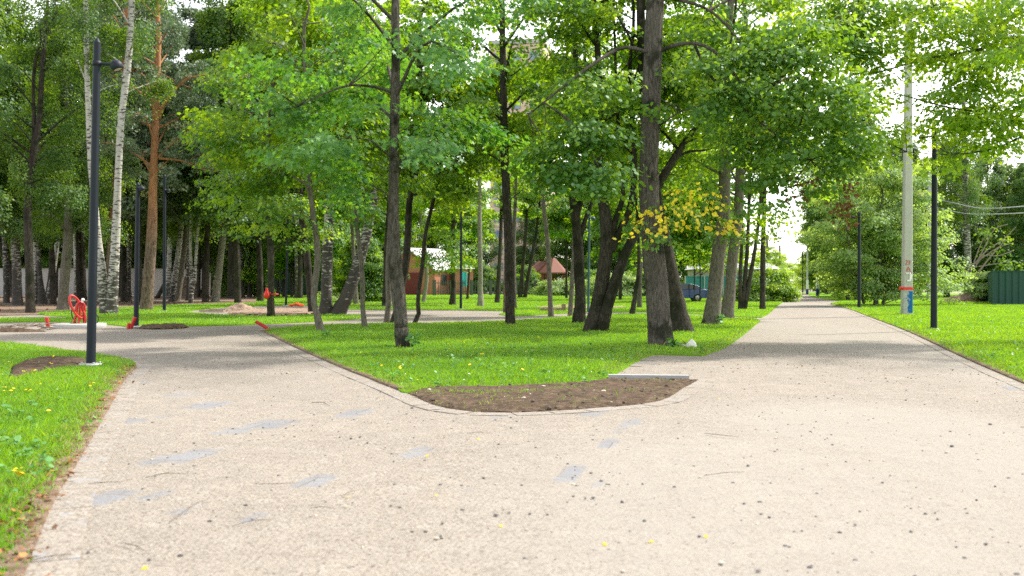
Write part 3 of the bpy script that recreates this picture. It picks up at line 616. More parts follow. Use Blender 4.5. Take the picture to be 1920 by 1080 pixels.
make_tree('birch_tree', 'birch', 'upright white birch touching the third lamp post', 'tree', g_wood, [[(315, 560, 10), (317, 500, 9), (319, 440, 9), (322, 360, 8)]], H=18, z0=8, R=2.4, nl=12)
make_tree('leaning_birch_tree', 'birch', 'white birch with dark foot leaning right past the third lamp post', 'tree', g_wood, [[(321, 566, 12), (328, 520, 10), (336, 460, 9), (342, 410, 8), (348, 350, 7)]], H=17, z0=8.5, R=2.4, nl=12)
make_tree('broadleaf_tree', 'pine', 'smooth grey-brown trunk leaning right next to the leaning white birch', 'tree', g_wood, [[(332, 565, 12), (340, 510, 11), (347, 450, 10), (352, 380, 8)]], H=17, z0=8, R=2.8, nl=14, bark='smooth_bark')
make_tree('forked_birch_tree', 'birch', 'thin white birch splitting into a narrow V near its foot', 'tree', g_wood, [[(358, 569, 9), (359, 530, 8), (357, 470, 6), (358, 400, 5)], [(361, 545, 7), (366, 500, 6), (371, 440, 5), (378, 385, 5)]], H=15, z0=7.5, R=2.2, nl=12)
make_tree('aspen_tree', 'birch', 'pale smooth aspen leaning right, alone at the bright lawn edge', 'tree', g_wood, [[(403, 567, 16), (408, 530, 13), (414, 480, 12), (420, 430, 11), (425, 370, 9)]], H=16, z0=7, R=2.8, nl=14, bark='aspen_bark')
make_tree('broadleaf_tree', 'pine', 'dead dark trunk slanting left at the earth heap', 'tree', g_wood, [[(294, 560, 8), (310, 530, 8), (325, 500, 7), (338, 470, 6)]], H=14, z0=8, R=2, nl=8, bark='dark_bark')
make_tree('pine_tree', 'pine', 'stout dark conifer trunk right of the pale aspen', 'tree', g_wood, [[(432, 560, 13), (432, 530, 12), (433, 480, 11), (434, 400, 9)]], H=17, z0=5.6, R=3.4, nl=22, bark='dark_bark')
make_tree('pine_tree', 'pine', 'dark conifer with drooping dead twigs above the green fence', 'tree', g_wood, [[(468, 557, 9), (470, 500, 8), (472, 430, 7)]], H=17, z0=6, R=3.2, nl=20, bark='dark_bark')
# crowded thin trunks deeper in: one built, the rest copied
proto_sp = [('birch_tree', 'farbirch', 'old_birch_bark'), ('broadleaf_tree', 'farbirch', 'dark_bark'), ('pine_tree', 'farpine', 'dark_bark'), ('broadleaf_tree', 'far', 'dark_bark')]
DEEP = [(-10, 556, 1, 8), (104, 558, 2, 9), (186, 556, 0, 7), (226, 557, 2, 9), (256, 557, 1, 9), (372, 558, 1, 9), (381, 556, 2, 9), (398, 555, 2, 8), (417, 556, 2, 8), (455, 558, 0, 6), (480, 556, 1, 6), (494, 557, 1, 6), (521, 557, 0, 5), (533, 558, 2, 5), (547, 557, 0, 5), (556, 560, 0, 6), (562, 560, 1, 6), (645, 556, 2, 7), (700, 556, 3, 8)]
protos = {}
deep_lab = {0: 'thin whitish birch stem deep in the crowded woodland by the fences', 1: 'thin near-black trunk deep in the crowded woodland by the fences', 2: 'dark conifer trunk deep in the crowded woodland by the fences', 3: 'thin dark leafy tree just behind the low white brick wall'}
for x, y, k, w in DEEP:
    b = G(x, y)
    if k not in protos:
        nm, sp, bk = proto_sp[k]
        protos[k] = make_tree(nm, sp, deep_lab[k], 'tree', 'crowded trunks deep in the left woodland' if k != 3 else None, [[(x, y, w), (x + 1, y - 45, w * .9), (x + 4, y - 110, w * .7)]], H=23, z0=6.5, R=4., nl=32, bark=bk)
        protos[k]['bw'] = w * b[1]
    else:
        copy_tree(protos[k], (b[0], b[1], 0), rng.random() * 6.28, float(np.clip(.85 + .35 * rng.random(), .8, 1.2)))
for x, Y, k in [(-40, 62, 1), (12, 74, 0), (100, 68, 1), (150, 76, 2), (232, 78, 1), (262, 70, 2), (352, 84, 0), (385, 76, 2), (446, 72, 1), (488, 80, 2)]:
    copy_tree(protos[k], ((x - 960) / FPX * Y, Y, 0), rng.random() * 6.28, .9 + .2 * rng.random())
# trees behind fences and houses
bg = {}
def bgtree(k, x, Y, s=1., lab=None):
    key = k
    if key not in bg:
        sp = {'leafy': 'far', 'birchy': 'farbirch', 'piney': 'farpine', 'bright': 'bush', 'weeping': 'farbirch'}[k]
        b = np.array([(x - 960) / FPX * Y, Y]); py = HOR + FPX * CAMH / Y
        lab0 = {'leafy': 'dense green tree behind the fences and houses', 'birchy': 'airy birch-like tree behind the fences and houses', 'piney': 'dark blue-green conifer behind the woodland fence', 'bright': 'sunlit yellow-green tree beside the far end of the wide path', 'weeping': ''}[k]
        q = {'leafy': dict(H=20, z0=2.5, R=5.5, nl=42, dens=1.3), 'birchy': dict(H=21, z0=3., R=4.6, nl=38), 'piney': dict(H=22, z0=2.5, R=4.4, nl=44), 'bright': dict(H=11, z0=.8, R=5.2, nl=40, dens=.8, mat='painted_glow_leaf', lower=1.)}[k]
        M['far_bark'] = M['dark_bark']
        bg[key] = make_tree({'leafy': 'broadleaf_tree', 'birchy': 'birch_tree', 'piney': 'conifer_tree', 'bright': 'broadleaf_tree'}[k], sp, lab0, 'tree', {'leafy': 'leafy trees behind the fences', 'birchy': 'airy trees behind the fences', 'piney': 'conifers behind the woodland fence', 'bright': 'sunlit trees along the far end of the path'}[k],
            [[(x, py, 10), (x + 2, py - 60, 8), (x, py - 130, 6)]], **q)
        r = bg[key]; r.scale = (s, s, s)
    else:
        r = copy_tree(bg[key], ((x - 960) / FPX * Y, Y, 0), rng.random() * 6.28, s)
    return r
for x, Y, k, s in [(-90, 140, 'piney', 1.2), (-20, 142, 'leafy', 1.2), (60, 140, 'leafy', 1.15), (110, 144, 'birchy', 1.2), (1690, 100, 'birchy', .8), (1590, 108, 'birchy', 1.1), (560, 106, 'leafy', 1.2), (1775, 108, 'birchy', .85), (1850, 112, 'birchy', .8), (1925, 104, 'birchy', .7), (1600, 116, 'leafy', .7), (1550, 140, 'leafy', .7), (1745, 118, 'leafy', .45), (1835, 125, 'leafy', .45), (1905, 120, 'leafy', .42), (1960, 110, 'leafy', .5), (165, 140, 'piney', 1.15), (225, 131, 'leafy', 1.1), (290, 136, 'piney', 1.1), (345, 132, 'birchy', 1.1), (395, 138, 'piney', 1.2), (455, 134, 'leafy', 1.1), (515, 142, 'piney', 1.1), (560, 138, 'leafy', .9), (20, 165, 'piney', 1.4), (140, 170, 'leafy', 1.5), (255, 168, 'leafy', 1.4), (360, 172, 'piney', 1.5), (470, 170, 'leafy', 1.3), (610, 150, 'leafy', .85), (665, 148, 'birchy', .95),
                    (720, 165, 'leafy', 1.0), (775, 170, 'birchy', .95), (835, 158, 'leafy', .8), (895, 152, 'birchy', .75), (1000, 158, 'birchy', .8), (1085, 150, 'leafy', .9), (1140, 146, 'leafy', .9), (1190, 140, 'birchy', .85), (1235, 150, 'leafy', 1.), (1300, 160, 'birchy', .9), (1360, 150, 'leafy', .75)]:
    bgtree(k, x, Y, s)
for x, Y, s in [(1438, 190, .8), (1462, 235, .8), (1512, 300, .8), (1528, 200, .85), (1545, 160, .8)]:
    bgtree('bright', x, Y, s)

# ---- right-hand side
g_r = 'trees beyond the right lawn'
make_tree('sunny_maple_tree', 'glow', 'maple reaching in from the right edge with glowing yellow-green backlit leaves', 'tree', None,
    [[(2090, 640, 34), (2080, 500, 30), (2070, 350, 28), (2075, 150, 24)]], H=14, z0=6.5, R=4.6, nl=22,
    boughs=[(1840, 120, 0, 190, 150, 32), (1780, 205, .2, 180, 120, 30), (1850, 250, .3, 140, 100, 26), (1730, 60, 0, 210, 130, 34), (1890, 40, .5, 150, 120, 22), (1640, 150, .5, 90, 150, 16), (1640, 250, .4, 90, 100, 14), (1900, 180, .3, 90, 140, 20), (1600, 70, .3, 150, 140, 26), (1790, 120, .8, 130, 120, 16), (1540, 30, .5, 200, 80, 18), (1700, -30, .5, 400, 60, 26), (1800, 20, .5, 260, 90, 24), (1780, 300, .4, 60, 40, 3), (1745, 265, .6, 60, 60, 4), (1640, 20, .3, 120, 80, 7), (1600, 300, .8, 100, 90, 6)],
    limbs=[(.3, 9, [(2072, 300), (1990, 120), (1900, 70), (1830, 95), (1740, 110), (1640, 138)]), (.4, 7, [(2072, 380), (1950, 260), (1850, 215), (1770, 200), (1670, 172)]), (.4, 5, [(2072, 330), (1960, 250), (1860, 280), (1780, 290), (1700, 285)]), (-.3, 4, [(2075, 100), (1900, -30), (1750, 12), (1660, 22), (1610, 2)])])
make_tree('willow_bush', 'bush', 'broad grey-green bushy tree with one visible trunk behind the concrete pole', 'bush', g_r,
    [[(1642, 574, 9), (1645, 520, 8), (1650, 460, 7), (1648, 400, 5)], [(1655, 570, 6), (1670, 520, 5), (1690, 450, 4)], [(1620, 570, 5), (1600, 500, 4), (1590, 440, 3)]], H=9.6, z0=.8, R=3.0, nl=60, lower=.9, zt=9.3, dens=.75,
    boughs=[(1620, 510, 0, 110, 110, 26), (1720, 500, 1, 130, 130, 34), (1680, 420, 0, 140, 120, 30), (1760, 540, 1.5, 90, 60, 14), (1740, 440, 2, 90, 110, 26), (1690, 370, 1, 150, 90, 30), (1640, 390, 1, 90, 90, 16), (1780, 500, 2, 90, 90, 18), (1590, 470, 2, 70, 120, 12)])
make_tree('broadleaf_tree', 'birch', 'dark-leaved tree hanging over the far path left of the slim lamp', 'tree', g_r,
    [[(1590, 563, 7), (1580, 500, 6), (1572, 420, 5), (1565, 350, 4)]], H=13, z0=5, R=3.6, nl=30, dens=1.2, bark='dark_bark', boughs=[(1540, 380, 0, 90, 90, 14), (1530, 450, 0, 60, 60, 8), (1590, 400, 0, 90, 120, 16)])
make_tree('shrub_tree', 'bush', 'sunny yellow-green shrub at the path bend behind the slim lamp', 'bush', g_r, [[(1605, 562, 5), (1603, 520, 4), (1600, 460, 3)]], H=9, z0=.8, R=3., nl=40, lower=1., tintb=.35, mat='painted_glow_leaf', dens=.8)
make_tree('weeping_birch_tree', 'birch', 'weeping birch with grey-white trunk beside the green fence', 'tree', g_r,
    [[(1816, 560, 15), (1815, 510, 13), (1813, 450, 12), (1811, 380, 10), (1808, 290, 9), (1806, 180, 7)]], H=19, bark='old_birch_bark', z0=8, R=3.2, nl=26, dens=.75, boughs=[(1770, 400, 2, 70, 120, 14), (1790, 330, 1, 110, 110, 12), (1740, 330, 2, 60, 160, 12)])
make_tree('dead_thicket_tree', 'far', 'bare twiggy thicket leaning right against the weeping birch', 'tree', g_r,
    [[(1812, 566, 4), (1830, 520, 4), (1850, 490, 3), (1885, 450, -2)]], H=6, nl=0, bark='dead_twig', wob=.5,
    limbs=[(.6, 3, [(1822, 500), (1850, 470), (1880, 450), (1905, 425)]), (-.5, 2.5, [(1825, 505), (1845, 480), (1870, 480), (1900, 470)]), (.3, 2.5, [(1830, 495), (1850, 455), (1865, 430), (1890, 420)]), (-.4, 2, [(1835, 500), (1865, 495), (1895, 490)]), (.2, 2, [(1826, 492), (1838, 460), (1852, 435)]), (.9, 2, [(1840, 485), (1870, 465), (1900, 455)])], boughs=[(1870, 455, .5, 90, 70, 10), (1885, 495, .5, 70, 50, 6)], dens=.4, mat='birch_leaf')
make_tree('birch_tree', 'farbirch', 'airy tree rising above the corner of the green fence', 'tree', g_r, [[(1880, 556, 6), (1884, 500, 5), (1890, 400, 4)]], H=16, z0=5., R=3.6, nl=26, dens=.8)
make_tree('birch_tree', 'farbirch', 'tall airy tree between concrete pole and right lamp post', 'tree', g_r, [[(1725, 553, 7), (1725, 480, 6), (1722, 380, 5)]], H=19, z0=6, R=3.6, nl=24, dens=.6)
make_tree('broadleaf_tree', 'far', 'leafy tree beyond the green fence at the right edge of the picture', 'tree', g_r, [[(1935, 553, 7), (1935, 480, 6), (1930, 420, 5)]], H=13, z0=3., R=4.6, nl=36)
make_tree('shrub_tree', 'bush', 'low bushy growth at the foot of the weeping birch', 'bush', g_r, [[(1850, 566, 3), (1850, 555, 2), (1851, 540, 2)]], H=2.6, z0=.5, R=1.6, nl=20, lower=1., zt=2.3)
make_tree('shrub_bush', 'bush', 'rounded yellow-green shrub at the path edge behind the last lawn trunk', 'bush', None, [[(1445, 566, 3), (1445, 560, 2), (1446, 548, 2)]], H=2.6, z0=.2, R=2., nl=34, lower=1., zt=2.4, mat='painted_glow_leaf')
make_tree('shrub_bush', 'bush', 'rounded green shrub below the teal fence between the multi-stem clump and last trunk', 'bush', None, [[(1417, 566, 3), (1417, 560, 2), (1416, 548, 2)]], H=2.0, z0=.2, R=1.8, nl=28, lower=1., zt=1.8)
for lab, x, y, h, r in (('bushy green shrub behind the picket fence right of the house', 905, 551, 4.5, 2.8), ('green shrub left of the gazebo behind the picket fence', 985, 552, 4.2, 2.4), ('leafy shrub at the foot of the gazebo', 1042, 555, 1.8, 2.2), ('low shrubs before the white brick wall', 655, 563, 1.0, 2.4), ('dark hedge shrub beyond the forked tree', 1150, 556, 2.6, 4.), ('dark hedge shrub left of the leaning dark stem', 1110, 554, 3.4, 4.), ('green shrub behind the parked car bonnet', 1225, 556, 3.4, 3.6), ('leafy sapling bush shading the white brick wall', 690, 566, 5.5, 2.2), ('understorey bush near the pale aspen', 455, 556, 6., 3.2)):
    make_tree('shrub_bush', 'bush', lab, 'bush', None, [[(x, y, 3), (x + 1, y - 8, 2.5), (x, y - 16, 2)]], H=h, z0=.25, R=r, nl=int(16 + 5 * h), lower=1., zt=h * .92, mat='maple_leaf' if h > 3 else None)

# ------------------------------------------------------------------ ground, paths, lawns
def W(l): return [tuple(G(x, y)) for x, y in l]
def smooth(poly, n=4):
    p = np.array(poly); return [tuple(q) for q in catmull(p, (len(p) - 1) * n + 1)]
sheet('ground', [(-700, -60), (700, -60), (700, 1500), (-700, 1500)], -.03, M['ground'])
EL = smooth(W([(-40, 1300), (50, 1060), (100, 940), (150, 858), (200, 772), (234, 712), (255, 690)]))            # left lawn against the path
EL2 = smooth(W([(255, 690), (252, 681), (230, 673), (150, 661), (0, 643), (-260, 622)]))
ET = smooth(W([(490, 621), (560, 655), (640, 690), (700, 714), (760, 738), (810, 760), (870, 771.5), (940, 775), (1050, 771), (1150, 764), (1238, 753), (1285, 727), (1312, 712)]))   # tip of the central lawn
ER = smooth(W([(1315, 668), (1360, 652), (1400, 624), (1424, 603)]))
RR = smooth(W([(2200, 830), (1920, 720), (1800, 668), (1700, 621), (1640, 598), (1590, 579), (1557, 570.5)]))
left_lawn = [(-16, 3.0)] + [p for p in EL] + EL2[1:] + [(-22, 22)]
cut = [p for p in ET if p[1] > depth(738)]
i0 = min(range(len(ET)), key=lambda i: abs(ET[i][1] - depth(737)) + (ET[i][0] > 0) * 99)
central = ET[:i0 + 1] + W([(800, 731), (900, 729), (1000, 726), (1090, 722), (1140, 711), (1175, 690), (1218, 668), (1250, 666)]) + ER + W([(1400, 599), (1372, 598), (1290, 592), (1205, 589), (1090, 595), (960, 603), (860, 607), (780, 609), (680, 609), (600, 613), (530, 617)])
central = smooth(central + [central[0]], 3)[:-1]
bed = smooth(ET[i0:] + W([(1290, 713), (1140, 712), (1090, 720), (1000, 724), (900, 727), (800, 729)]), 1)
island = smooth(W([(-30, 606), (90, 604), (200, 609), (258, 615), (330, 613), (480, 609), (590, 604), (672, 598), (678, 593), (590, 591), (480, 594), (380, 589), (352, 585), (420, 577), (560, 572), (480, 569), (380, 571), (300, 574), (200, 579), (110, 585), (70, 590), (140, 597), (-30, 598)]), 3)
far_lawn = W([(480, 569.5), (560, 572), (660, 581), (800, 581), (960, 584), (935, 590), (960, 594), (1090, 586.5), (1205, 585), (1290, 588), (1372, 594), (1428, 596), (1440, 590), (1462, 571), (1476, 562), (1489, 552), (1420, 551.5), (1100, 551.5), (800, 552), (600, 552), (480, 556)])
right_lawn = RR + W([(1580, 566), (1530, 558.5), (1506, 550), (1520, 548), (1700, 549), (2100, 552)]) + [(90, 90), (60, 20), (30, 5)]
wood = W([(480, 569.3), (380, 571), (300, 574), (200, 579), (110, 585), (70, 590), (-30, 593), (-400, 596), (-500, 548), (480, 548), (700, 550), (480, 560)])

# path: one sheet on an uneven grid, fine in front of the camera
def path_sheet():
    xs = np.concatenate([np.linspace(-45, -9, 30), np.arange(-8.8, 9, .06), np.linspace(9.2, 90, 60)])
    ys = np.concatenate([np.linspace(-14, 3.8, 12), np.arange(3.9, 19, .06), np.linspace(19.3, 60, 60), np.linspace(62, 420, 40)])
    X, Y = np.meshgrid(xs, ys); n = len(xs); m = len(ys)
    keep = (X > -46)
    slab = np.zeros(X.shape); dirt = np.zeros(X.shape); pale = np.zeros(X.shape)
    def ell(arr, l, rect=False):
        for cx, cy, rx, ry, v in l:
            c = G(cx, cy); d = c[1]; RX = rx * (.8 if rect else 1) * d / FPX; RY = abs(depth(cy - ry) - depth(cy + ry)) / 2
            if rect:
                u, w = (X - c[0]) * .976 - (Y - c[1]) * .218, (X - c[0]) * .218 + (Y - c[1]) * .976; RY = max(min(RY * 1.15, .34), .12)
                q = ((np.abs(u) / RX) ** 7 + (np.abs(w) / RY) ** 7) ** (1 / 7.) * .93
            else: q = np.sqrt(((X - c[0]) / RX) ** 2 + ((Y - c[1]) / RY) ** 2)
            np.maximum(arr, (v * .74 if rect else v) * np.clip(1.35 - .75 * q ** 1.5, 0, 1), out=arr)
    ell(slab, [(390, 760, 36, 12, 1), (340, 740, 40, 6, .7), (505, 795, 46, 7, 1), (440, 808, 40, 7, .8), (355, 855, 40, 15, 1), (297, 862, 26, 9, .9), (400, 850, 26, 8, .6), (592, 902, 36, 10, 1), (665, 775, 32, 15, .9), (685, 770, 15, 10, .7), (780, 848, 32, 13, .8), (1070, 888, 26, 14, 1), (1020, 940, 16, 8, .55), (1122, 905, 18, 9, .7), (1140, 832, 20, 8, 1), (1185, 792, 26, 14, .8), (1165, 805, 20, 8, .7),
               (195, 935, 46, 14, 1), (290, 930, 30, 10, .8), (345, 957, 32, 12, .7), (475, 972, 26, 9, .8), (872, 920, 26, 8, .6), (240, 790, 42, 6, .8), (310, 780, 22, 4, .7), (1900, 728, 26, 10, .8), (1205, 682, 30, 10, 1), (940, 782, 36, 5, .6), (1110, 775, 30, 6, .8), (850, 775, 34, 5, .5), (270, 660, 16, 12, .8), (255, 720, 20, 8, .8), (240, 740, 20, 6, .6)], True)
    ell(dirt, [(1290, 688, 70, 14, 1.), (1400, 655, 60, 22, .9), (1440, 628, 50, 14, .7), (1250, 700, 60, 8, .9), (1480, 690, 120, 30, .45), (1600, 660, 130, 20, .35), (170, 645, 260, 16, .5), (360, 630, 260, 14, .55), (60, 622, 120, 6, .6), (300, 820, 200, 60, .2), (1330, 712, 60, 8, .6), (780, 592, 130, 9, .6), (200, 1040, 120, 20, .25), (1560, 600, 90, 10, .35)])
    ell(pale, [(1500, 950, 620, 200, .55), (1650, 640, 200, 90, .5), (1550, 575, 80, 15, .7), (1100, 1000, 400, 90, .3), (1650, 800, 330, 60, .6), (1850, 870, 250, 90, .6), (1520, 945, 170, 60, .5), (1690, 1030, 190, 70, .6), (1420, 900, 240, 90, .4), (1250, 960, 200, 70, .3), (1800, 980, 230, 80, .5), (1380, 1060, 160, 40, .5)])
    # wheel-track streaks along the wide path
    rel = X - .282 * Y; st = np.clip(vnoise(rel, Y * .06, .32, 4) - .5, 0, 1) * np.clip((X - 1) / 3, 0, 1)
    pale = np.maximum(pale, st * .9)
    a = Acc(); idx = np.arange(n * m).reshape(m, n)
    F = np.stack([idx[:-1, :-1], idx[:-1, 1:], idx[1:, 1:], idx[1:, :-1]], -1).reshape(-1, 4)
    Z = .008 * (vnoise(X, Y, .7, 2) - .5) + .006 * (vnoise(X, Y, .16, 3) - .5); Z = np.where(Y < 19, Z, 0)
    a.add(np.stack([X, Y, Z], -1).reshape(-1, 3), F)
    o = a.build('path', M['path'])
    for nm, ar in (('slab', slab), ('dirt', dirt), ('pale', pale)):
        t = o.data.attributes.new(nm, 'FLOAT', 'POINT'); t.data.foreach_set('value', ar.astype(np.float32).ravel())
    tag(o, kind='structure')
path_sheet()
sheet('woodland_floor', wood, .018, M['floor'], .06)
for nm, p in (('lawn', left_lawn), ('lawn', central), ('lawn', island), ('lawn', far_lawn), ('lawn', right_lawn)):
    sheet(nm, p, .022 if p is not far_lawn else .026, M['lawn'], .06)
def soil_patch(name, poly, hgt, seed, z0=.02, step=.045, mat='soil'):
    p = np.array(poly); xs = np.arange(p[:, 0].min() - .1, p[:, 0].max() + .1, step); ys = np.arange(p[:, 1].min() - .1, p[:, 1].max() + .1, step)
    X, Y = np.meshgrid(xs, ys); ins = inside(poly, X, Y); d = np.where(ins, pdist(poly, X, Y), 0)
    h = z0 + hgt * (.25 + vnoise(X, Y, .35, seed) * .8 + vnoise(X, Y, .11, seed + 1) * .8 + vnoise(X, Y, .05, seed + 2) * .5) * np.clip(d / .12, 0, 1)
    Z = np.where(ins, h, -.06); n = len(xs); m = len(ys); idx = np.arange(n * m).reshape(m, n)
    F = np.stack([idx[:-1, :-1], idx[:-1, 1:], idx[1:, 1:], idx[1:, :-1]], -1).reshape(-1, 4)
    ok = ins.ravel()[F].sum(1) >= 3
    a = Acc(); a.add(np.stack([X, Y, Z], -1).reshape(-1, 3), F[ok]); return tag(a.build(name, M[mat]), kind='structure')
soil_patch('soil_bed', bed, .026, 21, .004)
bare = smooth(W([(22, 690), (60, 677), (110, 674), (165, 678), (160, 688), (120, 694), (80, 702), (40, 712), (14, 712), (22, 690)]), 3)[:-1]
soil_patch('bare_soil', bare, .04, 31, .024)
lit = smooth(W([(255, 617), (290, 613), (330, 612), (355, 615), (300, 618), (255, 617)]), 3)[:-1]
soil_patch('bare_soil', lit, .06, 33, .02)
scar = smooth(W([(1000, 577), (1060, 573), (1100, 575), (1180, 576), (1130, 580), (1050, 580), (1000, 577)]), 3)[:-1]
soil_patch('bare_soil', scar, .03, 34, .026, .12, 'mound')

# paving edging, slab by slab, as one strip per edge
def edging(line, w, side, L=.5, skip=()):
    p = np.array(line); s = np.concatenate([[0], np.cumsum(np.linalg.norm(np.diff(p, axis=0), axis=1))])
    a = Acc(); u = 0.; i = 0
    at = lambda q: np.array([np.interp(q, s, p[:, 0]), np.interp(q, s, p[:, 1])])
    while u < s[-1] - .1:
        v = min(u + L, s[-1]); A, B = at(u + .002), at(v - .002); t = nrmz(B - A); n = np.array([-t[1], t[0]]) * side
        z = .007 + .003 * (rng.random() - .5); dz = rng.normal(0, .001, 4)
        V = [np.append(q, z + e) for q, e in zip((A, B, B + n * w, A + n * w), dz)]
        V += [q - [0, 0, .08] for q in V]
        F = [[0, 1, 2, 3], [0, 4, 5, 1], [1, 5, 6, 2], [2, 6, 7, 3], [3, 7, 4, 0]]
        if side < 0: F = [f[::-1] for f in F]
        a.add(V, F); u = v; i += 1
    return tag(a.build('paving_edging', M['edging'], smooth=False), kind='structure')
edging(EL, .24, -1, .42); edging(EL2[:10], .24, -1, .42)
edging(ET, .24, -1, .42); edging(RR[2:], .22, 1, .5)
a = Acc(); A, B = G(1141, 711), G(1292, 712.5); t = nrmz(B - A); ang = math.atan2(t[1], t[0]); Lk = np.linalg.norm(B - A)
box(a, [*((A + B) / 2), .03], [Lk, .12, .08], rz=ang); a.build('kerb_stone', M['old_concrete'], smooth=False); bpy.data.objects['kerb_stone']['kind'] = 'structure'
a = Acc(); box(a, [*G(1196, 684), .0], [.42, .7, .02], rz=-.5); box(a, [*G(1222, 674.5), .0], [.42, .6, .018], rz=-.5); tag(a.build('paving_slabs', M['edging'], smooth=False), kind='structure')

def verge(name, line, side, w0, w1):
    p = catmull(np.array(line), len(line) * 3); T = nrmz(np.gradient(p, axis=0)); Nn = np.stack([-T[:, 1], T[:, 0]], -1) * side
    w = w0 + (w1 - w0) * vnoise(p[:, 0] * 3, p[:, 1] * 3, .7, 55); a = Acc(); n = len(p)
    V = np.concatenate([np.column_stack([p - Nn * .012, np.full(n, -.02)]), np.column_stack([p - Nn * .006, np.full(n, .027)]), np.column_stack([p + Nn * w[:, None], np.full(n, .030)])]); i = np.arange(n - 1)
    a.add(V, np.concatenate([np.stack([i + k, i + 1 + k, i + 1 + n + k, i + n + k], -1) for k in (0, n)])); return tag(a.build(name, M['floor']), kind='structure')
verge('soil_verge', EL, 1, .03, .22); verge('soil_verge', ET[:i0], 1, .05, .14); verge('soil_verge', RR[3:], -1, .05, .14)
# ------------------------------------------------------------------ grass blades
def grass(poly, n_of_Y, ymax, hgt, name='grass', dry=None, holes=(), wbase=.0042):
    p = np.array(poly); acc = Acc()
    x0, x1 = p[:, 0].min(), p[:, 0].max(); y0, y1 = max(p[:, 1].min(), 2.5), min(p[:, 1].max(), ymax)
    edges = np.concatenate([[y0], np.arange(math.floor(y0) + 1, y1, 1.), [y1]])
    for a, b in zip(edges[:-1], edges[1:]):
        ym = (a + b) / 2; lo, hi = max(x0, -.56 * b - 1.2), min(x1, .56 * b + 1.2)
        if hi <= lo: continue
        N = int(n_of_Y(ym) * (hi - lo) * (b - a)); X = lo + rng.random(N) * (hi - lo); Y = a + rng.random(N) * (b - a)
        k = inside(poly, X, Y)
        d = pdist(poly, X, Y) if ym < 30 else np.full(X.shape, 1.)
        clump = vnoise(X, Y, .35, 9); big = vnoise(X, Y, 1.6, 10)
        k &= rng.random(N) < np.clip((.16 if dry else .45) + d * 2.6, 0, 1) * np.clip(.35 + 1.1 * clump, .2, 1)
        for h in holes: k &= ~inside(h, X, Y)
        X, Y, d, clump, big = X[k], Y[k], d[k], clump[k], big[k]; N = len(X)
        H = hgt * (.45 + .75 * rng.random(N)) * (.6 + .5 * clump + .35 * big) * np.clip(.55 + d * 1.2, .5, 1)
        H *= np.where(rng.random(N) < .02, 1.7, 1)
        w = np.maximum(wbase, .00034 * ym) * (.7 + .6 * rng.random(N)); th = rng.random(N) * 2 * np.pi; ln = rng.normal(.0, .42, (N, 2)) * H[:, None]
        c, s = np.cos(th) * w, np.sin(th) * w; z = np.full(N, .018)
        V = np.stack([np.stack([X - c, Y - s, z], -1), np.stack([X + c, Y + s, z], -1), np.stack([X + c * .6 + ln[:, 0] * .4, Y + s * .6 + ln[:, 1] * .4, z + H * .6], -1), np.stack([X + ln[:, 0], Y + ln[:, 1], z + H], -1)], 1)
        dryk = (rng.random(N) < (np.clip(.55 - d * 1.3, .03, .5) if dry else .02))
        tint = np.clip(.42 + .5 * (big - .5) + rng.normal(0, .17, N), 0, 1)
        q = np.arange(N * 4).reshape(N, 4)
        acc.add(V.reshape(-1, 3), q[~dryk], tint[~dryk], 0)
        if dryk.any(): acc.f.append(q[dryk] + acc.n - N * 4); acc.t.append(tint[dryk]); acc.m.append(np.full(dryk.sum(), 1, int))
    o = acc.build(name, [M['grass_blade'], M['dry_grass']], smooth=False, attr=True); return tag(o, kind='stuff')
dens = lambda y: float(np.clip(46000 / y ** 1.15, 130, 3600))
grass(left_lawn, dens, 24, .075, dry=True, holes=[bare])
grass(central, dens, 46, .075, dry=True)
grass(island, lambda y: 420 * 30 / y, 75, .07)
grass(far_lawn, lambda y: 240 * 40 / y if y < 90 else 60, 120, .07)
grass(right_lawn, lambda y: dens(y) * .8, 75, .085, dry=True)
ss = [(x, y) for x, y in bed]
grass(bed, lambda y: 60, 40, .05)
bt = smooth(W([(760, 742), (800, 736), (900, 735), (1000, 731), (1090, 727), (1140, 716), (1180, 720), (1100, 736), (1000, 742), (900, 745), (800, 744), (760, 742)]), 1)[:-1]
grass(bt, lambda y: 1500, 40, .05, dry=True)

# broad-leaved weeds, daisies and yellow flowers in the grass
def weeds(name, pts, leafn, size, mat, hgt, kind='round', flat=.5):
    a = Acc(); pts = np.array(pts)
    for x, y in pts:
        n = rng.integers(*leafn); th = rng.random(n) * 6.28; s = size * (.6 + .7 * rng.random(n))
        pos = np.stack([np.full(n, x) + rng.normal(0, .02, n), np.full(n, y) + rng.normal(0, .02, n), .03 + hgt * rng.random(n)], -1)
        out = np.stack([np.cos(th), np.sin(th), np.full(n, .25)], -1)
        leaf_batch(a, pos, np.array([0, 0, 1.]) + out * -.3 + rng.normal(0, .25, (n, 3)), out, s, kind, np.clip(rng.normal(.5, .2, n), 0, 1))
    return tag(a.build(name, M[mat], smooth=False, attr=True), kind='stuff')
def scat(poly, n, x0, x1, y0, y1):
    X = x0 + rng.random(n) * (x1 - x0); Y = y0 + rng.random(n) * (y1 - y0); k = inside(poly, X, Y); return np.stack([X[k], Y[k]], -1)
wl = [G(x, y) for x, y in [(68, 850), (88, 870), (50, 862), (70, 890), (20, 835), (35, 872), (95, 893), (10, 900), (100, 745), (130, 730), (75, 775), (60, 810), (5, 700), (8, 712), (2, 690), (12, 682), (150, 755), (40, 790), (118, 765), (14, 850), (60, 900), (30, 950), (12, 780), (120, 800), (45, 735)]]
weeds('weeds', wl, (5, 9), .06, 'weed_leaf', .09)
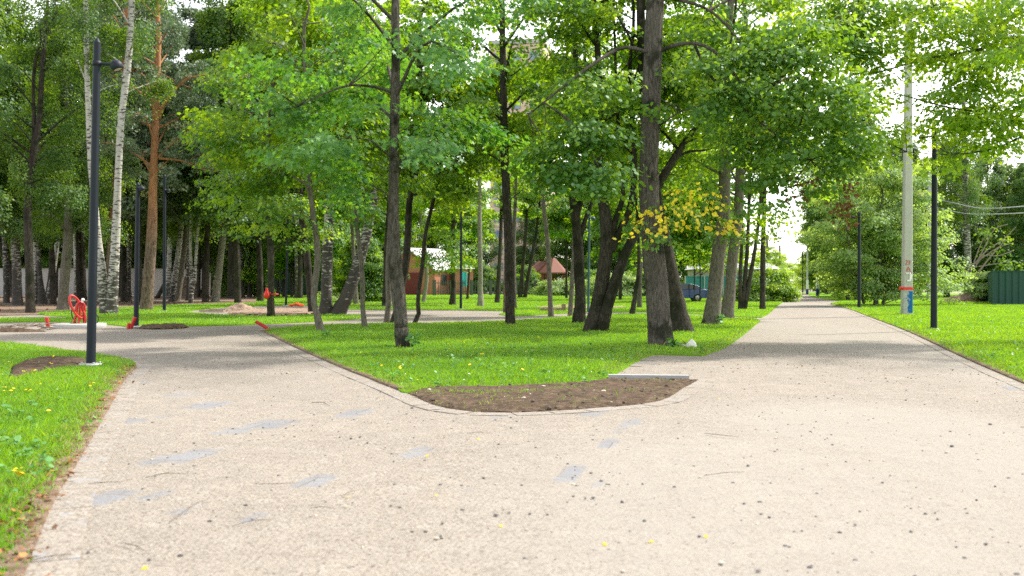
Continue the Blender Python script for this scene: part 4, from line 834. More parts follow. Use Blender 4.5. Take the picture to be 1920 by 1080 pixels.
weeds('weeds', np.vstack([scat(left_lawn, 130, -9, -3, 5, 17), scat(central, 420, -3.5, 5, 13, 22), scat(right_lawn, 900, 6, 20, 13, 40)]), (4, 9), .055, 'weed_leaf', .08)
def flowers(name, pts, r, mat, h0, h1):
    a = Acc()
    for x, y in pts:
        z = h0 + rng.random() * (h1 - h0); t = np.linspace(0, 6.28, 8)[:-1]; s = r * (.7 + .6 * rng.random()); tl = rng.normal(0, .3, 2)
        V = [[x, y, z + s * .4]] + [[x + s * math.cos(q), y + s * math.sin(q), z + s * (tl[0] * math.cos(q) + tl[1] * math.sin(q))] for q in t]
        a.add(V, [[0, i + 1, (i + 1) % 7 + 1] for i in range(7)])
    return tag(a.build(name, M[mat], smooth=False), kind='stuff')
flowers('wild_flowers', np.vstack([scat(right_lawn, 330, 6, 20, 13, 36), scat(central, 60, -3, 4, 13, 20)]), .013, 'daisy', .08, .14)
fl = np.array([G(x, y) for x, y in [(28, 912), (38, 915), (33, 920), (60, 706), (75, 735), (55, 745), (10, 742), (20, 750), (170, 737), (175, 735), (100, 680), (94, 692), (820, 640), (870, 650), (905, 660), (880, 695), (715, 698), (1010, 640), (905, 672), (750, 700), (50, 708), (840, 655), (950, 668)]])
flowers('wild_flowers', np.vstack([fl, fl + rng.normal(0, .03, fl.shape), scat(left_lawn, 20, -9, -4, 5, 17), scat(central, 16, -3, 4, 13, 22)]), .02, 'dandelion', .07, .13)

# stones, crumbs and litter on the sand
def stones(name, pts, sz, mats, split=.7, zoff=.0):
    a = Acc(); ico = np.array([[1, 0, 0], [-1, 0, 0], [0, 1, 0], [0, -1, 0], [0, 0, 1], [0, 0, -1]], float)
    corner = nrmz(np.array([[i, j, k] for i in (-1, 1) for j in (-1, 1) for k in (-1, 1)], float)) * 1.02
    B = np.vstack([ico, corner]); 
    T = []
    for ax in range(6):
        nb = [6 + q for q in range(8) if (ico[ax] @ corner[q]) > .1]
        c = ico[ax]; u = np.array([c[1], c[2], c[0]]); v = np.cross(c, u); nb.sort(key=lambda q: math.atan2(B[q] @ v, B[q] @ u))
        T += [[ax, nb[q], nb[(q + 1) % 4]] for q in range(4)]
    T = np.array(T)
    for (x, y), s in zip(pts, sz):
        R = rng.random() * 6.28; sc = np.array([1, .55 + .4 * rng.random(), .35 + .3 * rng.random()]) * s
        V = B * (.75 + .45 * rng.random((14, 1))) * sc; c, d = math.cos(R), math.sin(R)
        V = np.stack([V[:, 0] * c - V[:, 1] * d, V[:, 0] * d + V[:, 1] * c, V[:, 2]], -1) + [x, y, s * .18 + zoff]
        a.add(V, T, mat=int(rng.random() > split))
    return tag(a.build(name, [M[q] for q in mats], smooth=False), kind='stuff')
N = 9000; X = rng.random(N) * 16 - 7; Y = 4.2 + 15 * rng.random(N) ** 1.3
onp = ~(inside(left_lawn, X, Y) | inside(central, X, Y) | inside(bed, X, Y) | inside(right_lawn, X, Y))
p = np.stack([X, Y], -1)[onp]; stones('gravel', p, .0032 + .0135 * rng.random(len(p)) ** 5, ['stone_dark', 'stone_pale'], .72)
N = 260; p = np.stack([.5 + rng.random(N) * 7, 4.5 + 8 * rng.random(N)], -1); p = p[~(inside(bed, p[:, 0], p[:, 1]) | inside(central, p[:, 0], p[:, 1]))]
stones('gravel', p, .004 + .009 * rng.random(len(p)) ** 2.5, ['stone_dark', 'stone_pale'], .9)
pb = scat(bed, 900, -2, 4, 10, 15); stones('gravel', pb, .010 + .035 * rng.random(len(pb)) ** 3, ['stone_pale', 'twig'], .13, .03)
pb = scat(bare, 200, -10, -6, 14, 20); stones('gravel', pb, .01 + .025 * rng.random(len(pb)) ** 2, ['stone_pale', 'twig'], .25, .05)
# crumbs of dead leaves along the lawn edges
def litter(name, pts, size, mat, z=.02):
    a = Acc(); n = len(pts)
    leaf_batch(a, np.column_stack([pts, np.full(n, z)]), np.array([0, 0, 1.]) + rng.normal(0, .3, (n, 3)), np.column_stack([rng.normal(0, 1, (n, 2)), np.zeros(n)]), size * (.5 + .8 * rng.random(n)), 'five', rng.random(n), .3)
    return tag(a.build(name, M[mat], smooth=False, attr=True), kind='stuff')
e = np.array(EL); q = e[rng.integers(0, len(e), 700)] + rng.normal(0, .09, (700, 2)) + [-.13, 0]; litter('leaf_litter', q, .05, 'brown_leaf', .04); q = e[rng.integers(0, len(e), 90)] + rng.normal(0, .09, (90, 2)) + [-.12, 0]; q = q[::2]; litter('leaf_litter', q, .055, 'orange_leaf', .045)
q = np.vstack([scat(wood, 2500, -45, -5, 40, 80)]); litter('leaf_litter', q, .16, 'brown_leaf', .03)
q = np.stack([1.5 + rng.random(260) * 6, 15 + rng.random(260) * 14], -1); q = q[~(inside(right_lawn, q[:, 0], q[:, 1]))]; litter('leaf_litter', q, .04, 'brown_leaf', .012)

# single fallen leaves, twigs and the larger stones
a = Acc(); leaf_batch(a, np.zeros((1, 3)), np.array([[.1, .1, 1.]]), np.array([[1., 0, 0]]), np.array([.075]), 'maple', np.array([.5]), .35)
lf = a.build('fallen_leaf', M['yellow_leaf'], smooth=False, attr=True); tag(lf, 'small yellow leaf fallen on the sandy path', 'leaf', 'yellow leaves fallen on the sandy path')
first = True
for x, y in [(278, 1066), (822, 931), (712, 749), (648, 934), (898, 824), (1328, 1008), (720, 700), (1348, 748), (938, 988), (1820, 678), (1225, 1018), (805, 858), (620, 780), (540, 700), (1130, 1022)]:
    o = lf if first else lf.copy(); 
    if not first: COL.objects.link(o)
    first = False; g = G(x, y); o.location = (*g, .016); s = .35 + .35 * rng.random(); o.rotation_euler = (rng.normal(0, .25), rng.normal(0, .25), rng.random() * 6.28); o.scale = (s, s, s)
TW = [((52, 1056), (92, 1052), (133, 1043), 5, 'dark twig lying across the left edge of the path near the camera'), ((272, 899), (310, 893), (345, 892), 3, 'thin straight twig on the sand below the large exposed slab'), ((315, 984), (350, 962), (376, 942), 3, 'twig with a side sprig on the sand at lower left'), ((434, 991), (470, 984), (505, 978), 3, 'twig beside the small exposed slab at lower left'), ((475, 911), (520, 913), (560, 909), 2.5, 'thin twig on the sand left of the oblong exposed slab'), ((230, 1022), (255, 1032), (275, 1040), 4, 'crooked dark twig among crumbs near the lower left corner'), ((584, 757), (605, 758), (618, 763), 3, 'short twig on the path left of the lawn tip'), ((580, 957), (605, 957), (630, 958), 2.5, 'thin straw on the sand in the middle of the foreground'), ((640, 935), (655, 929), (668, 923), 3, 'dark twig touching a fallen yellow leaf'), ((1320, 895), (1360, 892), (1396, 888), 2.5, 'thin twig on the bright right-hand sand'), ((875, 815), (900, 815), (925, 815), 2, 'fine straw on the sand below the soil bed'), ((80, 911), (110, 908), (136, 906), 3, 'bent twig reaching from the left lawn onto the slabs'), ((164, 911), (200, 910), (230, 907), 2.5, 'thin twig on the path beside the slab edging'), ((1320, 815), (1350, 820), (1385, 822), 2.5, 'twig on the sand right of the soil bed'), ((1066, 716), (1080, 726), (1090, 733), 4, 'dark twig leaning out of the soil bed')]
for A, B, C_, w, lab in TW:
    g = [np.append(G(*q), .012 + .01 * (i == 1)) for i, q in enumerate((A, B, C_))]; r = w / 5. / FPX * g[0][1]; c = g[0].copy()
    a = Acc(); tube(a, np.array(g) - c, [r * .8, r, r * .5], 5, n=12, jit=.4)
    if w >= 3:
        d = (g[2] - g[0]); s_ = g[1] - c; tube(a, [s_, s_ + d * .18 + [0, .04 * np.linalg.norm(d), .01]], [r * .6, r * .3], 4)
    o = a.build('twig', M['twig'], loc=c); tag(o, lab, 'twig', 'twigs lying on the path')
ST = [(1352, 1057, 11, 'stone_pale', 'rounded ochre stone near the bottom edge of the wide path'), (279, 1052, 8, 'stone_dark', 'small dark stone above a fallen yellow leaf at lower left'), (1312, 1008, 9, 'stone_dark', 'dark stone right next to a fallen yellow leaf on the wide path'), (1422, 1073, 11, 'stone_dark', 'grey stone at the bottom edge of the wide path'), (930, 968, 12, 'stone_dark', 'flat grey stone on the sand at bottom centre'), (955, 963, 9, 'stone_dark', 'dark flat stone close to the grey one at bottom centre'), (1112, 935, 9, 'stone_dark', 'dark pebble right of the jagged exposed slab'), (1098, 936, 7, 'stone_dark', 'small dark pebble beside a larger one below the jagged slab'), (1403, 875, 9, 'stone_dark', 'dark stone alone in the middle of the wide path'), (1785, 838, 9, 'stone_dark', 'dark stone on the bright patch of the wide path'), (1857, 797, 8, 'stone_dark', 'dark stone near the right lawn edge'), (1604, 986, 9, 'stone_dark', 'dark stone on pale track marks of the wide path'), (1850, 1022, 11, 'stone_dark', 'flat dark stone near the lower right corner'), (818, 1012, 12, 'stone_pale', 'brownish flat stone at the bottom centre of the path'), (773, 766, 8, 'stone_dark', 'dark pebble left of the soil bed')]
for x, y, w, m, lab in ST:
    g = G(x, y); s = w / 2 / FPX * g[1]
    o = stones('path_stone', [(0, 0)], [s], [m, m]); del o['kind']; o.location = (*g, .004); tag(o, lab, 'stone', 'larger stones on the path')
# ------------------------------------------------------------------ street lamps
def lamp(label, bx, by, tx, ty, side, w, hx=None, hy=None, paint='lamp_paint', head=True, group='slim park lamp posts'):
    b = G(bx, by); Y = b[1]; base = np.array([b[0], b[1], 0]); q = Y / FPX
    root = empty('street_lamp', base, label, 'lamp post', group)
    top = P(tx, ty, Y) - base; r = w / 2 * q
    a = Acc(); n = 14; t = np.linspace(0, 1, n); r1 = r * .78
    pts = np.outer(t, top); rad = r + (r1 - r) * t
    tube(a, pts, rad, 16)
    tube(a, [top, top + [0.0, 0, r1 * 1.1]], [r1 * .98, r1 * .35], 16)
    a.build('pole', M[paint], root)
    a = Acc(); lathe(a, [(0, .0), (r * 2.6, 0), (r * 2.6, .03), (r * 2.4, .045), (r * 1.02, .05)], 20, (0, 0, .018)); 
    for k in range(4): box(a, [r * 1.9 * math.cos(k * 1.57 + .7), r * 1.9 * math.sin(k * 1.57 + .7), .07], [.03, .03, .03])
    a.build('base_plate', M['galv'] if w > 10 else M['concrete'], root)
    if head:
        h = P(hx, hy, Y) - base; zz = h[2] + .04; s0 = np.array([top[0] * zz / top[2], 0, zz])
        a = Acc(); tube(a, [s0, s0 * .6 + h * .4 + [0, 0, .01], h - [side * .02, 0, -.02]], [.028, .026, .026], 10, n=8); lathe(a, [(.001, -.04), (r * .98, -.04), (r * .98, .04), (.001, .04)], 14, s0)
        a.build('arm', M[paint], root)
        R = .105; a = Acc(); ca, sa = math.cos(-.42 * side), math.sin(-.42 * side); Mx = [[ca, 0, sa], [0, 1, 0], [-sa, 0, ca]]
        prof = [(R * math.cos(u) if u > -1.5 else .001, R * math.sin(u)) for u in np.linspace(-.75, 1.57, 12)]
        lathe(a, [(R * .70, -R * .60)] + prof, 22, h, M=np.array(Mx)); hd = a.build('lamp_head', M[paint], root)
        a = Acc(); lathe(a, [(.001, -R * .62), (R * .70, -R * .60)], 18, h, M=np.array(Mx)); a.build('lens', M['lens'], hd)
    return root
lamp('nearest slate-blue lamp post with ball head, standing in the left lawn', 170, 688, 183, 80, 1, 17, 219, 124)
lamp('slim dark lamp post with red pipes leaning at its foot', 255, 615, 259, 346, 1, 9.5, 266, 355)
lamp('slim dark lamp post on the bright island lawn right of the pine', 308, 585, 309, 330, 1, 6.5, 316, 358)
lamp('black lamp post in the right lawn partly hidden by glowing leaves', 1751, 620, 1752, 244, -1, 12, 1729, 258)
lamp('slim lamp post at the bend of the wide path right of the shrubs', 1611, 579, 1611, 399, -1, 6.5, 1600, 408)
lamp('thin dark lamp post at the sandy plaza before the picket fence', 864, 581, 865, 390, 1, 5, 871, 400)
lamp('teal-tinted lamp post behind the big forked tree', 1103, 588, 1105, 400, 1, 5, 1112, 410, paint='teal_paint')
lamp('thin lamp post among white stems left of the crooked dark trunk', 536, 574, 541, 395, 1, 4.5, 547, 405)
lamp('faraway thin lamp post on the right of the narrowing path', 1505, 552, 1505, 470, -1, 2.2, 1501, 474)

# ------------------------------------------------------------------ concrete poles and wires
def shaft(root, name, z0, z1, w0, w1, dp, mat, lean=0.):
    a = Acc(); V = []
    for z, w in ((z0, w0), (z1, w1)):
        d = w * dp; c = .18 * w
        for x, y in ((-w + c, -d), (w - c, -d), (w, -d + c), (w, d - c), (w - c, d), (-w + c, d), (-w, d - c), (-w, -d + c)): V.append([x + lean * z, y, z])
    a.add(V, [[i, (i + 1) % 8, 8 + (i + 1) % 8, 8 + i] for i in range(8)]); a.add(V, [list(range(8, 16)), list(range(7, -1, -1))])
    return a.build(name, M[mat], root, smooth=False)
b = G(1700, 592); Yp = b[1]; q = Yp / FPX
cp = empty('utility_pole', (b[0], b[1], 0), 'tall concrete pole with worn blue foot, red tape and red number 27', 'utility pole')
w0, w1 = 9 * q, 5.5 * q; H = P(1700, 20, Yp)[2]; wz = lambda z: w0 + (w1 - w0) * z / H
shaft(cp, 'shaft', 0, H, w0, w1, .8, 'concrete', .0006 * 0 + .006)
bz = P(0, 546, Yp)[2]; shaft(cp, 'painted_foot', .12, bz, wz(.12) + .005, wz(bz) + .005, .82, 'blue_patchy', .006)
shaft(cp, 'foot_band', -.02, .13, wz(0) + .012, wz(.13) + .011, .83, 'concrete', .006)
tz = P(0, 541, Yp)[2]; sh = shaft(cp, 'tape_band', tz - .06, tz + .06, wz(tz) + .014, wz(tz) + .013, .84, 'red_tape', .006)
a = Acc(); tube(a, [[-wz(tz), -.12, tz], [-wz(tz) - .13, -.16, tz + .05], [-wz(tz) - .2, -.18, tz - .06]], [.05, .045, .02], 6, n=8); a.build('knot', M['red_tape'], sh)
def stroke(acc, pts, zc, xc, s, r):
    y = lambda z: -(wz(z) * .8) - .012
    tube(acc, [[xc + px * s + .006 * zc, y(zc), zc + pz * s] for px, pz in pts], [r] * len(pts), 5, n=max(6, len(pts) * 4))
a = Acc(); zc = P(0, 493, Yp)[2]
stroke(a, [(-.9, .75), (-.55, 1), (-.25, .7), (-.5, .1), (-.95, -.75), (-.3, -.7)], zc, -.02, .11, .014)
stroke(a, [(.1, .8), (.5, .9), (.85, .75)], zc, -.02, .11, .014); stroke(a, [(.85, .75), (.6, .1), (.45, -.8)], zc, -.02, .11, .014); stroke(a, [(.3, .05), (.9, .15)], zc, -.02, .11, .012)
zc = P(0, 506, Yp)[2]
stroke(a, [(-.8, -.6), (-.1, .9), (.6, -.3)], zc, 0., .13, .013); stroke(a, [(-.5, -.1), (.5, .1)], zc, 0., .13, .012); stroke(a, [(-.3, -.5), (.2, -.9), (.7, -.6), (1.2, -1.2)], zc, 0., .13, .013)
a.build('painted_number', M['red_ink'], cp)
a = Acc(); zc = P(0, 520, Yp)[2]; stroke(a, [(-.5, .8), (.3, .9), (.3, -.6), (-.3, -.8)], zc, 0., .2, .05); a.build('smear', M['white_paint'], cp)
def smallpole(label, x, y, ty, w, foot, mat='white_paint'):
    b = G(x, y); q = b[1] / FPX; r = empty('utility_pole', (b[0], b[1], 0), label, 'utility pole', 'poles along the far end of the path'); H = P(x, ty, b[1])[2]
    shaft(r, 'shaft', 0, H, w / 2 * q, w * .36 * q, .8, 'concrete'); z = P(x, foot, b[1])[2]; z2 = P(x, foot - 17, b[1])[2]
    shaft(r, 'blue_foot', -.02, z, w / 2 * q + .02, w / 2 * q + .02, .86, 'blue'); shaft(r, 'white_band', z + .004, z2, w / 2 * q + .018, w / 2 * q + .015, .85, mat)
smallpole('far pole with blue foot and white band, right one beside the path', 1533, 555, 400, 5, 541); smallpole('farther pole with blue foot and white band nearer the vanishing path', 1513.5, 552.5, 450, 3.6, 542)
b = G(1744, 560); q = b[1] / FPX; up = empty('utility_pole', (b[0], b[1], 0), 'pale pole with insulators directly behind the black lamp post', 'utility pole'); H = P(1744, 325, b[1])[2]
shaft(up, 'shaft', 0, H, 5 * q, 4 * q, .8, 'concrete')
a = Acc()
for y, dx in ((380, -5), (400, -4), (415, 5), (440, -5), (372, 5)): z = P(0, y, b[1])[2]; lathe(a, [(.001, -.25), (.16, -.2), (.10, -.05), (.18, 0), (.10, .12), (.001, .2)], 10, (dx * q, -.1, z))
a.build('insulators', M['galv'], up)
def wire(label, pts, r, mat='galv'):
    g = np.array([P(*p) for p in pts]); c = g[0].copy(); a = Acc(); tube(a, g - c, [r] * len(g), 5, n=28); tag(a.build('overhead_wire', M[mat], loc=c), label, 'wire', 'wires beside the right lawn')
Yw = b[1]
wire('dark wire sagging from the leaves toward the pale insulator pole', [(1600, 250, 70), (1672, 305, 78), (1715, 350, 90), (1744, 374, Yw)], .035, 'black_pipe')
wire('upper pale wire running right from the insulator pole', [(1744, 370, Yw), (1790, 381, Yw - 6), (1850, 391, Yw - 14), (2000, 380, Yw - 34)], .045)
wire('lower pale wire running right from the insulator pole', [(1744, 386, Yw), (1800, 399, Yw - 6), (1850, 402, Yw - 14), (2000, 396, Yw - 34)], .045)

# ------------------------------------------------------------------ conduits, manhole, stakes, bags
b = G(150, 614.5); q = b[1] / FPX
mh = empty('manhole_ring', (b[0], b[1], 0), 'low round concrete manhole slab on the left path edge under the red pipes', 'manhole')
a = Acc(); R = 46 * q; lathe(a, [(R * .99, 0), (R, .03), (R, .12), (R * .985, .135), (.001, .14)], 40); a.build('slab', M['concrete'], mh)
a = Acc(); lathe(a, [(R * .38, .14), (R * .38, .155), (.001, .156)], 28); a.build('cover', M['wood'], mh)
cc = empty('conduit_coil', (b[0], b[1], .15), 'bundle of red corrugated pipes with a red loop, standing on the manhole slab', 'pipe bundle')
z = lambda y: P(0, y, b[1])[2] - .15
x = lambda v: (v - 150) * q
a = Acc()
for x0, x1, y1, dy in ((138, 143, 568, -.05), (144, 148, 560, .05), (150, 150, 566, -.1), (156, 154, 572, .05), (161, 157, 580, -.02)):
    n = 40; zz = np.linspace(0, z(y1), n); t = np.linspace(0, 1, n); tube(a, np.stack([x(x0) + (x(x1) - x(x0)) * t + .04 * np.sin(t * 3), dy * (1 - t) * 1.5 + 0 * t, zz], -1), .042 * (1 + .12 * np.cos(np.arange(n) * np.pi)), 10)
a.build('upright_pipes', M['red_pipe'], cc)
a = Acc(); torus_path(a, [x(147), -.16, z(571)], nrmz(np.array([.62, .75, -.38])), nrmz(np.array([-.28, -.1, .95])), .25, .42, .040, 10, 60, corr=.08); torus_path(a, [x(152), -.05, z(577)], nrmz(np.array([.7, .6, -.2])), nrmz(np.array([.1, 0, 1.])), .16, .28, .038, 10, 48, corr=.08); a.build('red_loop', M['red_pipe'], cc)
a = Acc(); tube(a, [[x(141), 0, 0], [x(134), -.05, z(590)], [x(134), -.05, z(575)], [x(139), 0, z(567)]], [.02] * 4, 7, n=20); a.build('black_loop', M['black_pipe'], cc); a = Acc(); tube(a, [[x(170), 0, 0], [x(181), 0, z(595)], [x(184), 0, z(588)], [x(178), .05, z(575)]], [.02] * 4, 7, n=20); a.build('black_loop', M['black_pipe'], cc); a = Acc(); torus_path(a, [x(176), .1, z(597)], [1, 0, 0], [0, 0, 1], .18, .22, .022, 7); a.build('black_loop', M['black_pipe'], cc)
a = Acc(); tube(a, [[x(158), -.12, z(560)], [x(161), -.2, z(556)], [x(160), -.2, z(562)]], [.05, .07, .03], 6, n=8); a.build('pale_tape', M['white_paint'], cc)
cc.scale = (.88, .88, .88)
def pipe(name, label, cat, pts, r, mat, Y=None, corr=.1, loc=None):
    g = np.array([P(px, py, Y) for px, py in pts]); c = np.array([g[0][0], g[0][1], 0]); a = Acc(); n = 26
    pp = catmull(g - c, n); tube(a, pp, r * (1 + corr * np.cos(np.arange(n) * np.pi)), 9); return tag(a.build(name, M[mat], loc=c), label, cat)
pipe('pipe_end', 'short upright red pipe end sticking out beside the manhole slab', 'pipe', [(90, 614), (89, 607), (87, 595)], .06, 'red_pipe', depth(613))
rp = pipe('pipe_end', 'longer red pipe leaning on the foot of the second lamp post', 'pipe', [(245, 617), (248, 608), (253, 595)], .055, 'red_pipe', depth(616.5))
pipe('pipe_end', 'short red pipe stub left of the leaning pipe at the second lamp post', 'pipe', [(240, 617), (241, 611), (242, 606)], .05, 'red_pipe', depth(617))
pipe('bent_pipe', 'dark red pipe bent over the path edge at the corner of the central lawn', 'pipe', [(510, 620), (502, 617), (492, 610), (479, 603)], .05, 'red_pipe', depth(620))
Y = depth(596) - .45
a = Acc(); c = P(500, 551, Y); lathe(a, [(.001, -.26), (.10, -.22), (.15, -.05), (.10, .12), (.035, .2), (.07, .28), (.001, .3)], 10, (0, 0, 0)); 
bag = empty('hanging_bag', c, 'bright red plastic bag tied to the dark maple trunk', 'bag'); a.v[0] += rng.normal(0, .014, a.v[0].shape); a.build('bag', M['red_tape'], bag)
a = Acc(); tx = P(508, 551, Y)[0] - c[0]; torus_path(a, [tx, .45, -.02], [1, 0, 0], [0, 1, 0], .185, .185, .03, 6, 24); tube(a, [[0, 0, .1], [tx * .6, .2, .02]], [.03, .02], 6); a.build('tie', M['red_tape'], bag); bag.children[0].scale = (.8, .8, .8)
b = G(556, 576); a = Acc(); q = b[1] / FPX
for k in range(5): tube(a, [[(i - 3) * 4 * q, k * .16 - .3, .06 + .16 * abs(math.sin(i * 1.3 + k)) * (1 - abs(i - 3) / 3.5)] for i in range(7)], [.06] * 7, 6, n=20)
tag(a.build('orange_netting', M['orange_net'], loc=(*b, .03)), 'crumpled orange plastic netting lying on the sand patch', 'netting')
b = G(1035, 584.5); a = Acc(); q = b[1] / FPX; box(a, [0, 0, .1], [44 * q, .25, .12], rz=.02); box(a, [22 * q, .1, .2], [7 * q, .3, .35]); tag(a.build('timber_board', M['mound'], loc=(*b, .02), smooth=False), 'reddish-brown board and block lying on the far lawn', 'board')
b = G(398, 586); a = Acc(); q = b[1] / FPX; box(a, [0, 0, .06], [46 * q, .35, .08], rz=-.03); box(a, [8 * q, .22, .13], [30 * q, .3, .05], rz=.05); tag(a.build('timber_board', M['wood'], loc=(*b, .02), smooth=False), 'pale plank lying left of the sandy spoil heap', 'board')
def heap(name, label, x, y, wpx, h, mat, ky=.8, n=46, seed=3):
    b = G(x, y); q = b[1] / FPX; R = wpx / 2 * q; g = np.linspace(-1.1, 1.1, n); X, Y = np.meshgrid(g, g); rr = np.hypot(X, Y)
    Z = h * np.clip(1 - rr, 0, 1) ** .9 * (.75 + .6 * vnoise(X, Y, .4, seed)) + h * .22 * (vnoise(X, Y, .13, seed + 1) - .3) * (rr < .95) - .02
    a = Acc(); idx = np.arange(n * n).reshape(n, n); F = np.stack([idx[:-1, :-1], idx[:-1, 1:], idx[1:, 1:], idx[1:, :-1]], -1).reshape(-1, 4); ok = (rr.ravel()[F] < 1.05).all(1)
    a.add(np.stack([X * R, Y * R * ky, Z], -1).reshape(-1, 3), F[ok]); return tag(a.build(name, M[mat], loc=(*b, .0)), label, 'heap')
heap('spoil_heap', 'sandy spoil heap on the island lawn right of the pale plank', 450, 584, 76, .42, 'mound')
sandp = smooth(W([(425, 588), (480, 582), (560, 579), (610, 582), (600, 589), (520, 592), (440, 591), (425, 588)]), 3)[:-1]; soil_patch('sand_patch', sandp, .05, 41, .024, .15, 'mound')
heap('earth_heap', 'dark earth heap among the woodland trunks by the white wall', 352, 556, 70, 2.2, 'floor', .5, seed=9)
heap('leaf_heap', 'brown heap of leaves at the foot of the weeping birch', 1810, 566, 90, .75, 'floor', .5, seed=12)
heap('leaf_heap', 'dark brush pile at the left path edge by the picture border', 25, 622, 130, .16, 'soil', .35, seed=14)
b = G(28, 621); a = Acc()
for k in range(70):
    x0 = rng.uniform(-1.0, .9); L = rng.uniform(.2, .6); an = rng.normal(0, .4); z0 = rng.uniform(.03, .2); tube(a, [[x0, rng.uniform(-.3, .3), z0], [x0 + L * math.cos(an), rng.uniform(-.3, .3), z0 + rng.uniform(-.05, .1)]], [.012, .006], 4)
tag(a.build('brushwood', M['dead_twig'], loc=(*b, .0)), 'loose dry sticks lying on the dark brush pile', 'sticks')
st = stones('white_stone', [(0, 0)], [.13], ['white_stone', 'white_stone']); del st['kind']; st.location = (*G(1297, 657), .06); st.scale = (1, 1, 1.7); tag(st, 'white stone in the grass right of the thick grey trunk', 'stone')
st = stones('white_stone', [(0, 0)], [.10], ['stone_pale', 'stone_pale']); del st['kind']; st.location = (*G(1280, 655), .05); tag(st, 'smaller mossy pale stone between white stone and plant', 'stone')
for lab, x, y, hgt, nl_, s in (('broad-leaved green sprout at the foot of the mossy-footed maple', 772, 656, .36, 34, .11), ('low broad-leaved plant at the foot of the thick grey trunk', 1262, 656, .24, 22, .14), ('tall weed tuft at the foot of the right trunk of the pair', 1352, 612, .5, 26, .13), ('pale weed clump before the wavy slender maple', 612, 634, .22, 30, .08)):
    b = G(x, y); r = empty('wild_plant', (*b, .02), lab, 'plant'); a = Acc(); lv = Acc()
    for k in range(7):
        e = np.array([rng.normal(0, .12), rng.normal(0, .1), hgt * (.5 + .6 * rng.random())]); tube(a, [[0, 0, 0], e * [.4, .4, .6], e], [.006, .005, .003], 4, n=6)
        m = nl_ // 7 + 1; t = .4 + .6 * rng.random(m); d = nrmz(np.column_stack([rng.normal(0, 1, (m, 2)), np.full(m, -.2)]))
        leaf_batch(lv, e * t[:, None], np.array([0, 0, 1.]) + d * .4 + rng.normal(0, .3, (m, 3)), d, s * (.6 + .6 * rng.random(m)), 'round', rng.random(m))
    a.build('stems', M['weed_leaf'], r); lv.build('leaves', M['weed_leaf'], r, smooth=False, attr=True)

# ------------------------------------------------------------------ fences and buildings
def panel_fence(name, label, A, B, h, mat, step=2.5, ribs=.25, post='galv', posts=True, cat='fence', z0=.02, thick=.06):
    A, B = np.array(A, float), np.array(B, float); L = np.linalg.norm(B - A); ang = math.atan2(*(B - A)[::-1]); r = empty(name, (*A, 0), label, cat, None, ang)
    n = int(L / (ribs / 2)); a = Acc(); xs = np.linspace(0, L, n + 1); off = np.where(np.arange(n + 1) % 4 < 2, 0, thick) if ribs else np.zeros(n + 1)
    V = np.concatenate([np.stack([xs, off, np.full(n + 1, z0)], -1), np.stack([xs, off, np.full(n + 1, h)], -1)]); i = np.arange(n)
    a.add(V, np.stack([i, i + 1, i + n + 2, i + n + 1], -1)); a.build('panel', M[mat], r, smooth=False)
    a = Acc(); box(a, [L / 2, thick / 2, h + .02], [L, .1, .05]); a.build('top_rail', M[mat], r, smooth=False)
    if posts:
        for k in range(int(L / step) + 1):
            a = Acc(); box(a, [k * step, -.07, h / 2 + .03], [.1, .08, h + .1]); a.build('post', M[post], r, smooth=False)
    return r
A = G(1862, 572.5); panel_fence('metal_fence', 'near dark green sheet fence at the right edge of the picture', A, A + np.array([12, -3.5]), 2.25, 'green_fence', 2.5, .2, 'green_fence')
panel_fence('metal_fence', 'side of the green fence receding from its corner toward the birch', A + np.array([0.02, .12]), A + np.array([7.3, 16.]), 2.25, 'green_fence', 2.5, .2, 'green_fence')
panel_fence('metal_gate', 'dark navy gate leaf behind the weeping birch', P(1822, 0, 88)[:2], P(1866, 0, 86)[:2], 1.9, 'navy_fence', 3, .3, 'navy_fence', cat='gate')
panel_fence('metal_fence', 'dark green sheet fence behind the crowded woodland trunks', P(425, 0, 124)[:2], P(652, 0, 120)[:2], 2.9, 'dark_fence', 3, .4, 'dark_fence')
panel_fence('concrete_wall', 'pale concrete panel wall behind the left woodland', P(-80, 0, 120)[:2], P(428, 0, 126)[:2], 3.3, 'white_wall', 4, .0001 + 3.9, 'concrete', thick=.03, cat='wall')
panel_fence('metal_fence', 'teal sheet fence behind the parked car', P(1284, 0, 104)[:2], P(1462, 0, 110)[:2], 2.2, 'teal_fence', 2.5, .35, 'concrete')
for lab, x0, x1, h in (('white brick wall left of the leaning birch by the dark green fence', 636, 662, 3.0), ('white brick wall right of the small red gate', 702, 722, 2.4)):
    A, B = P(x0, 0, 121)[:2], P(x1, 0, 121)[:2]; r = empty('brick_wall', (*A, 0), lab, 'wall'); a = Acc(); L = np.linalg.norm(B - A); box(a, [L / 2, 0, h / 2], [L, .4, h]); a.build('masonry', M['white_brick'], r, smooth=False); a = Acc(); box(a, [L / 2, 0, h + .06], [L + .1, .5, .1]); a.build('coping', M['concrete'], r, smooth=False)
A, B = P(663, 0, 121)[:2], P(701, 0, 121)[:2]; panel_fence('metal_gate', 'small dark red gate between the two white brick walls', A, B, 2.1, 'maroon', 2.4, .3, 'maroon', cat='gate')
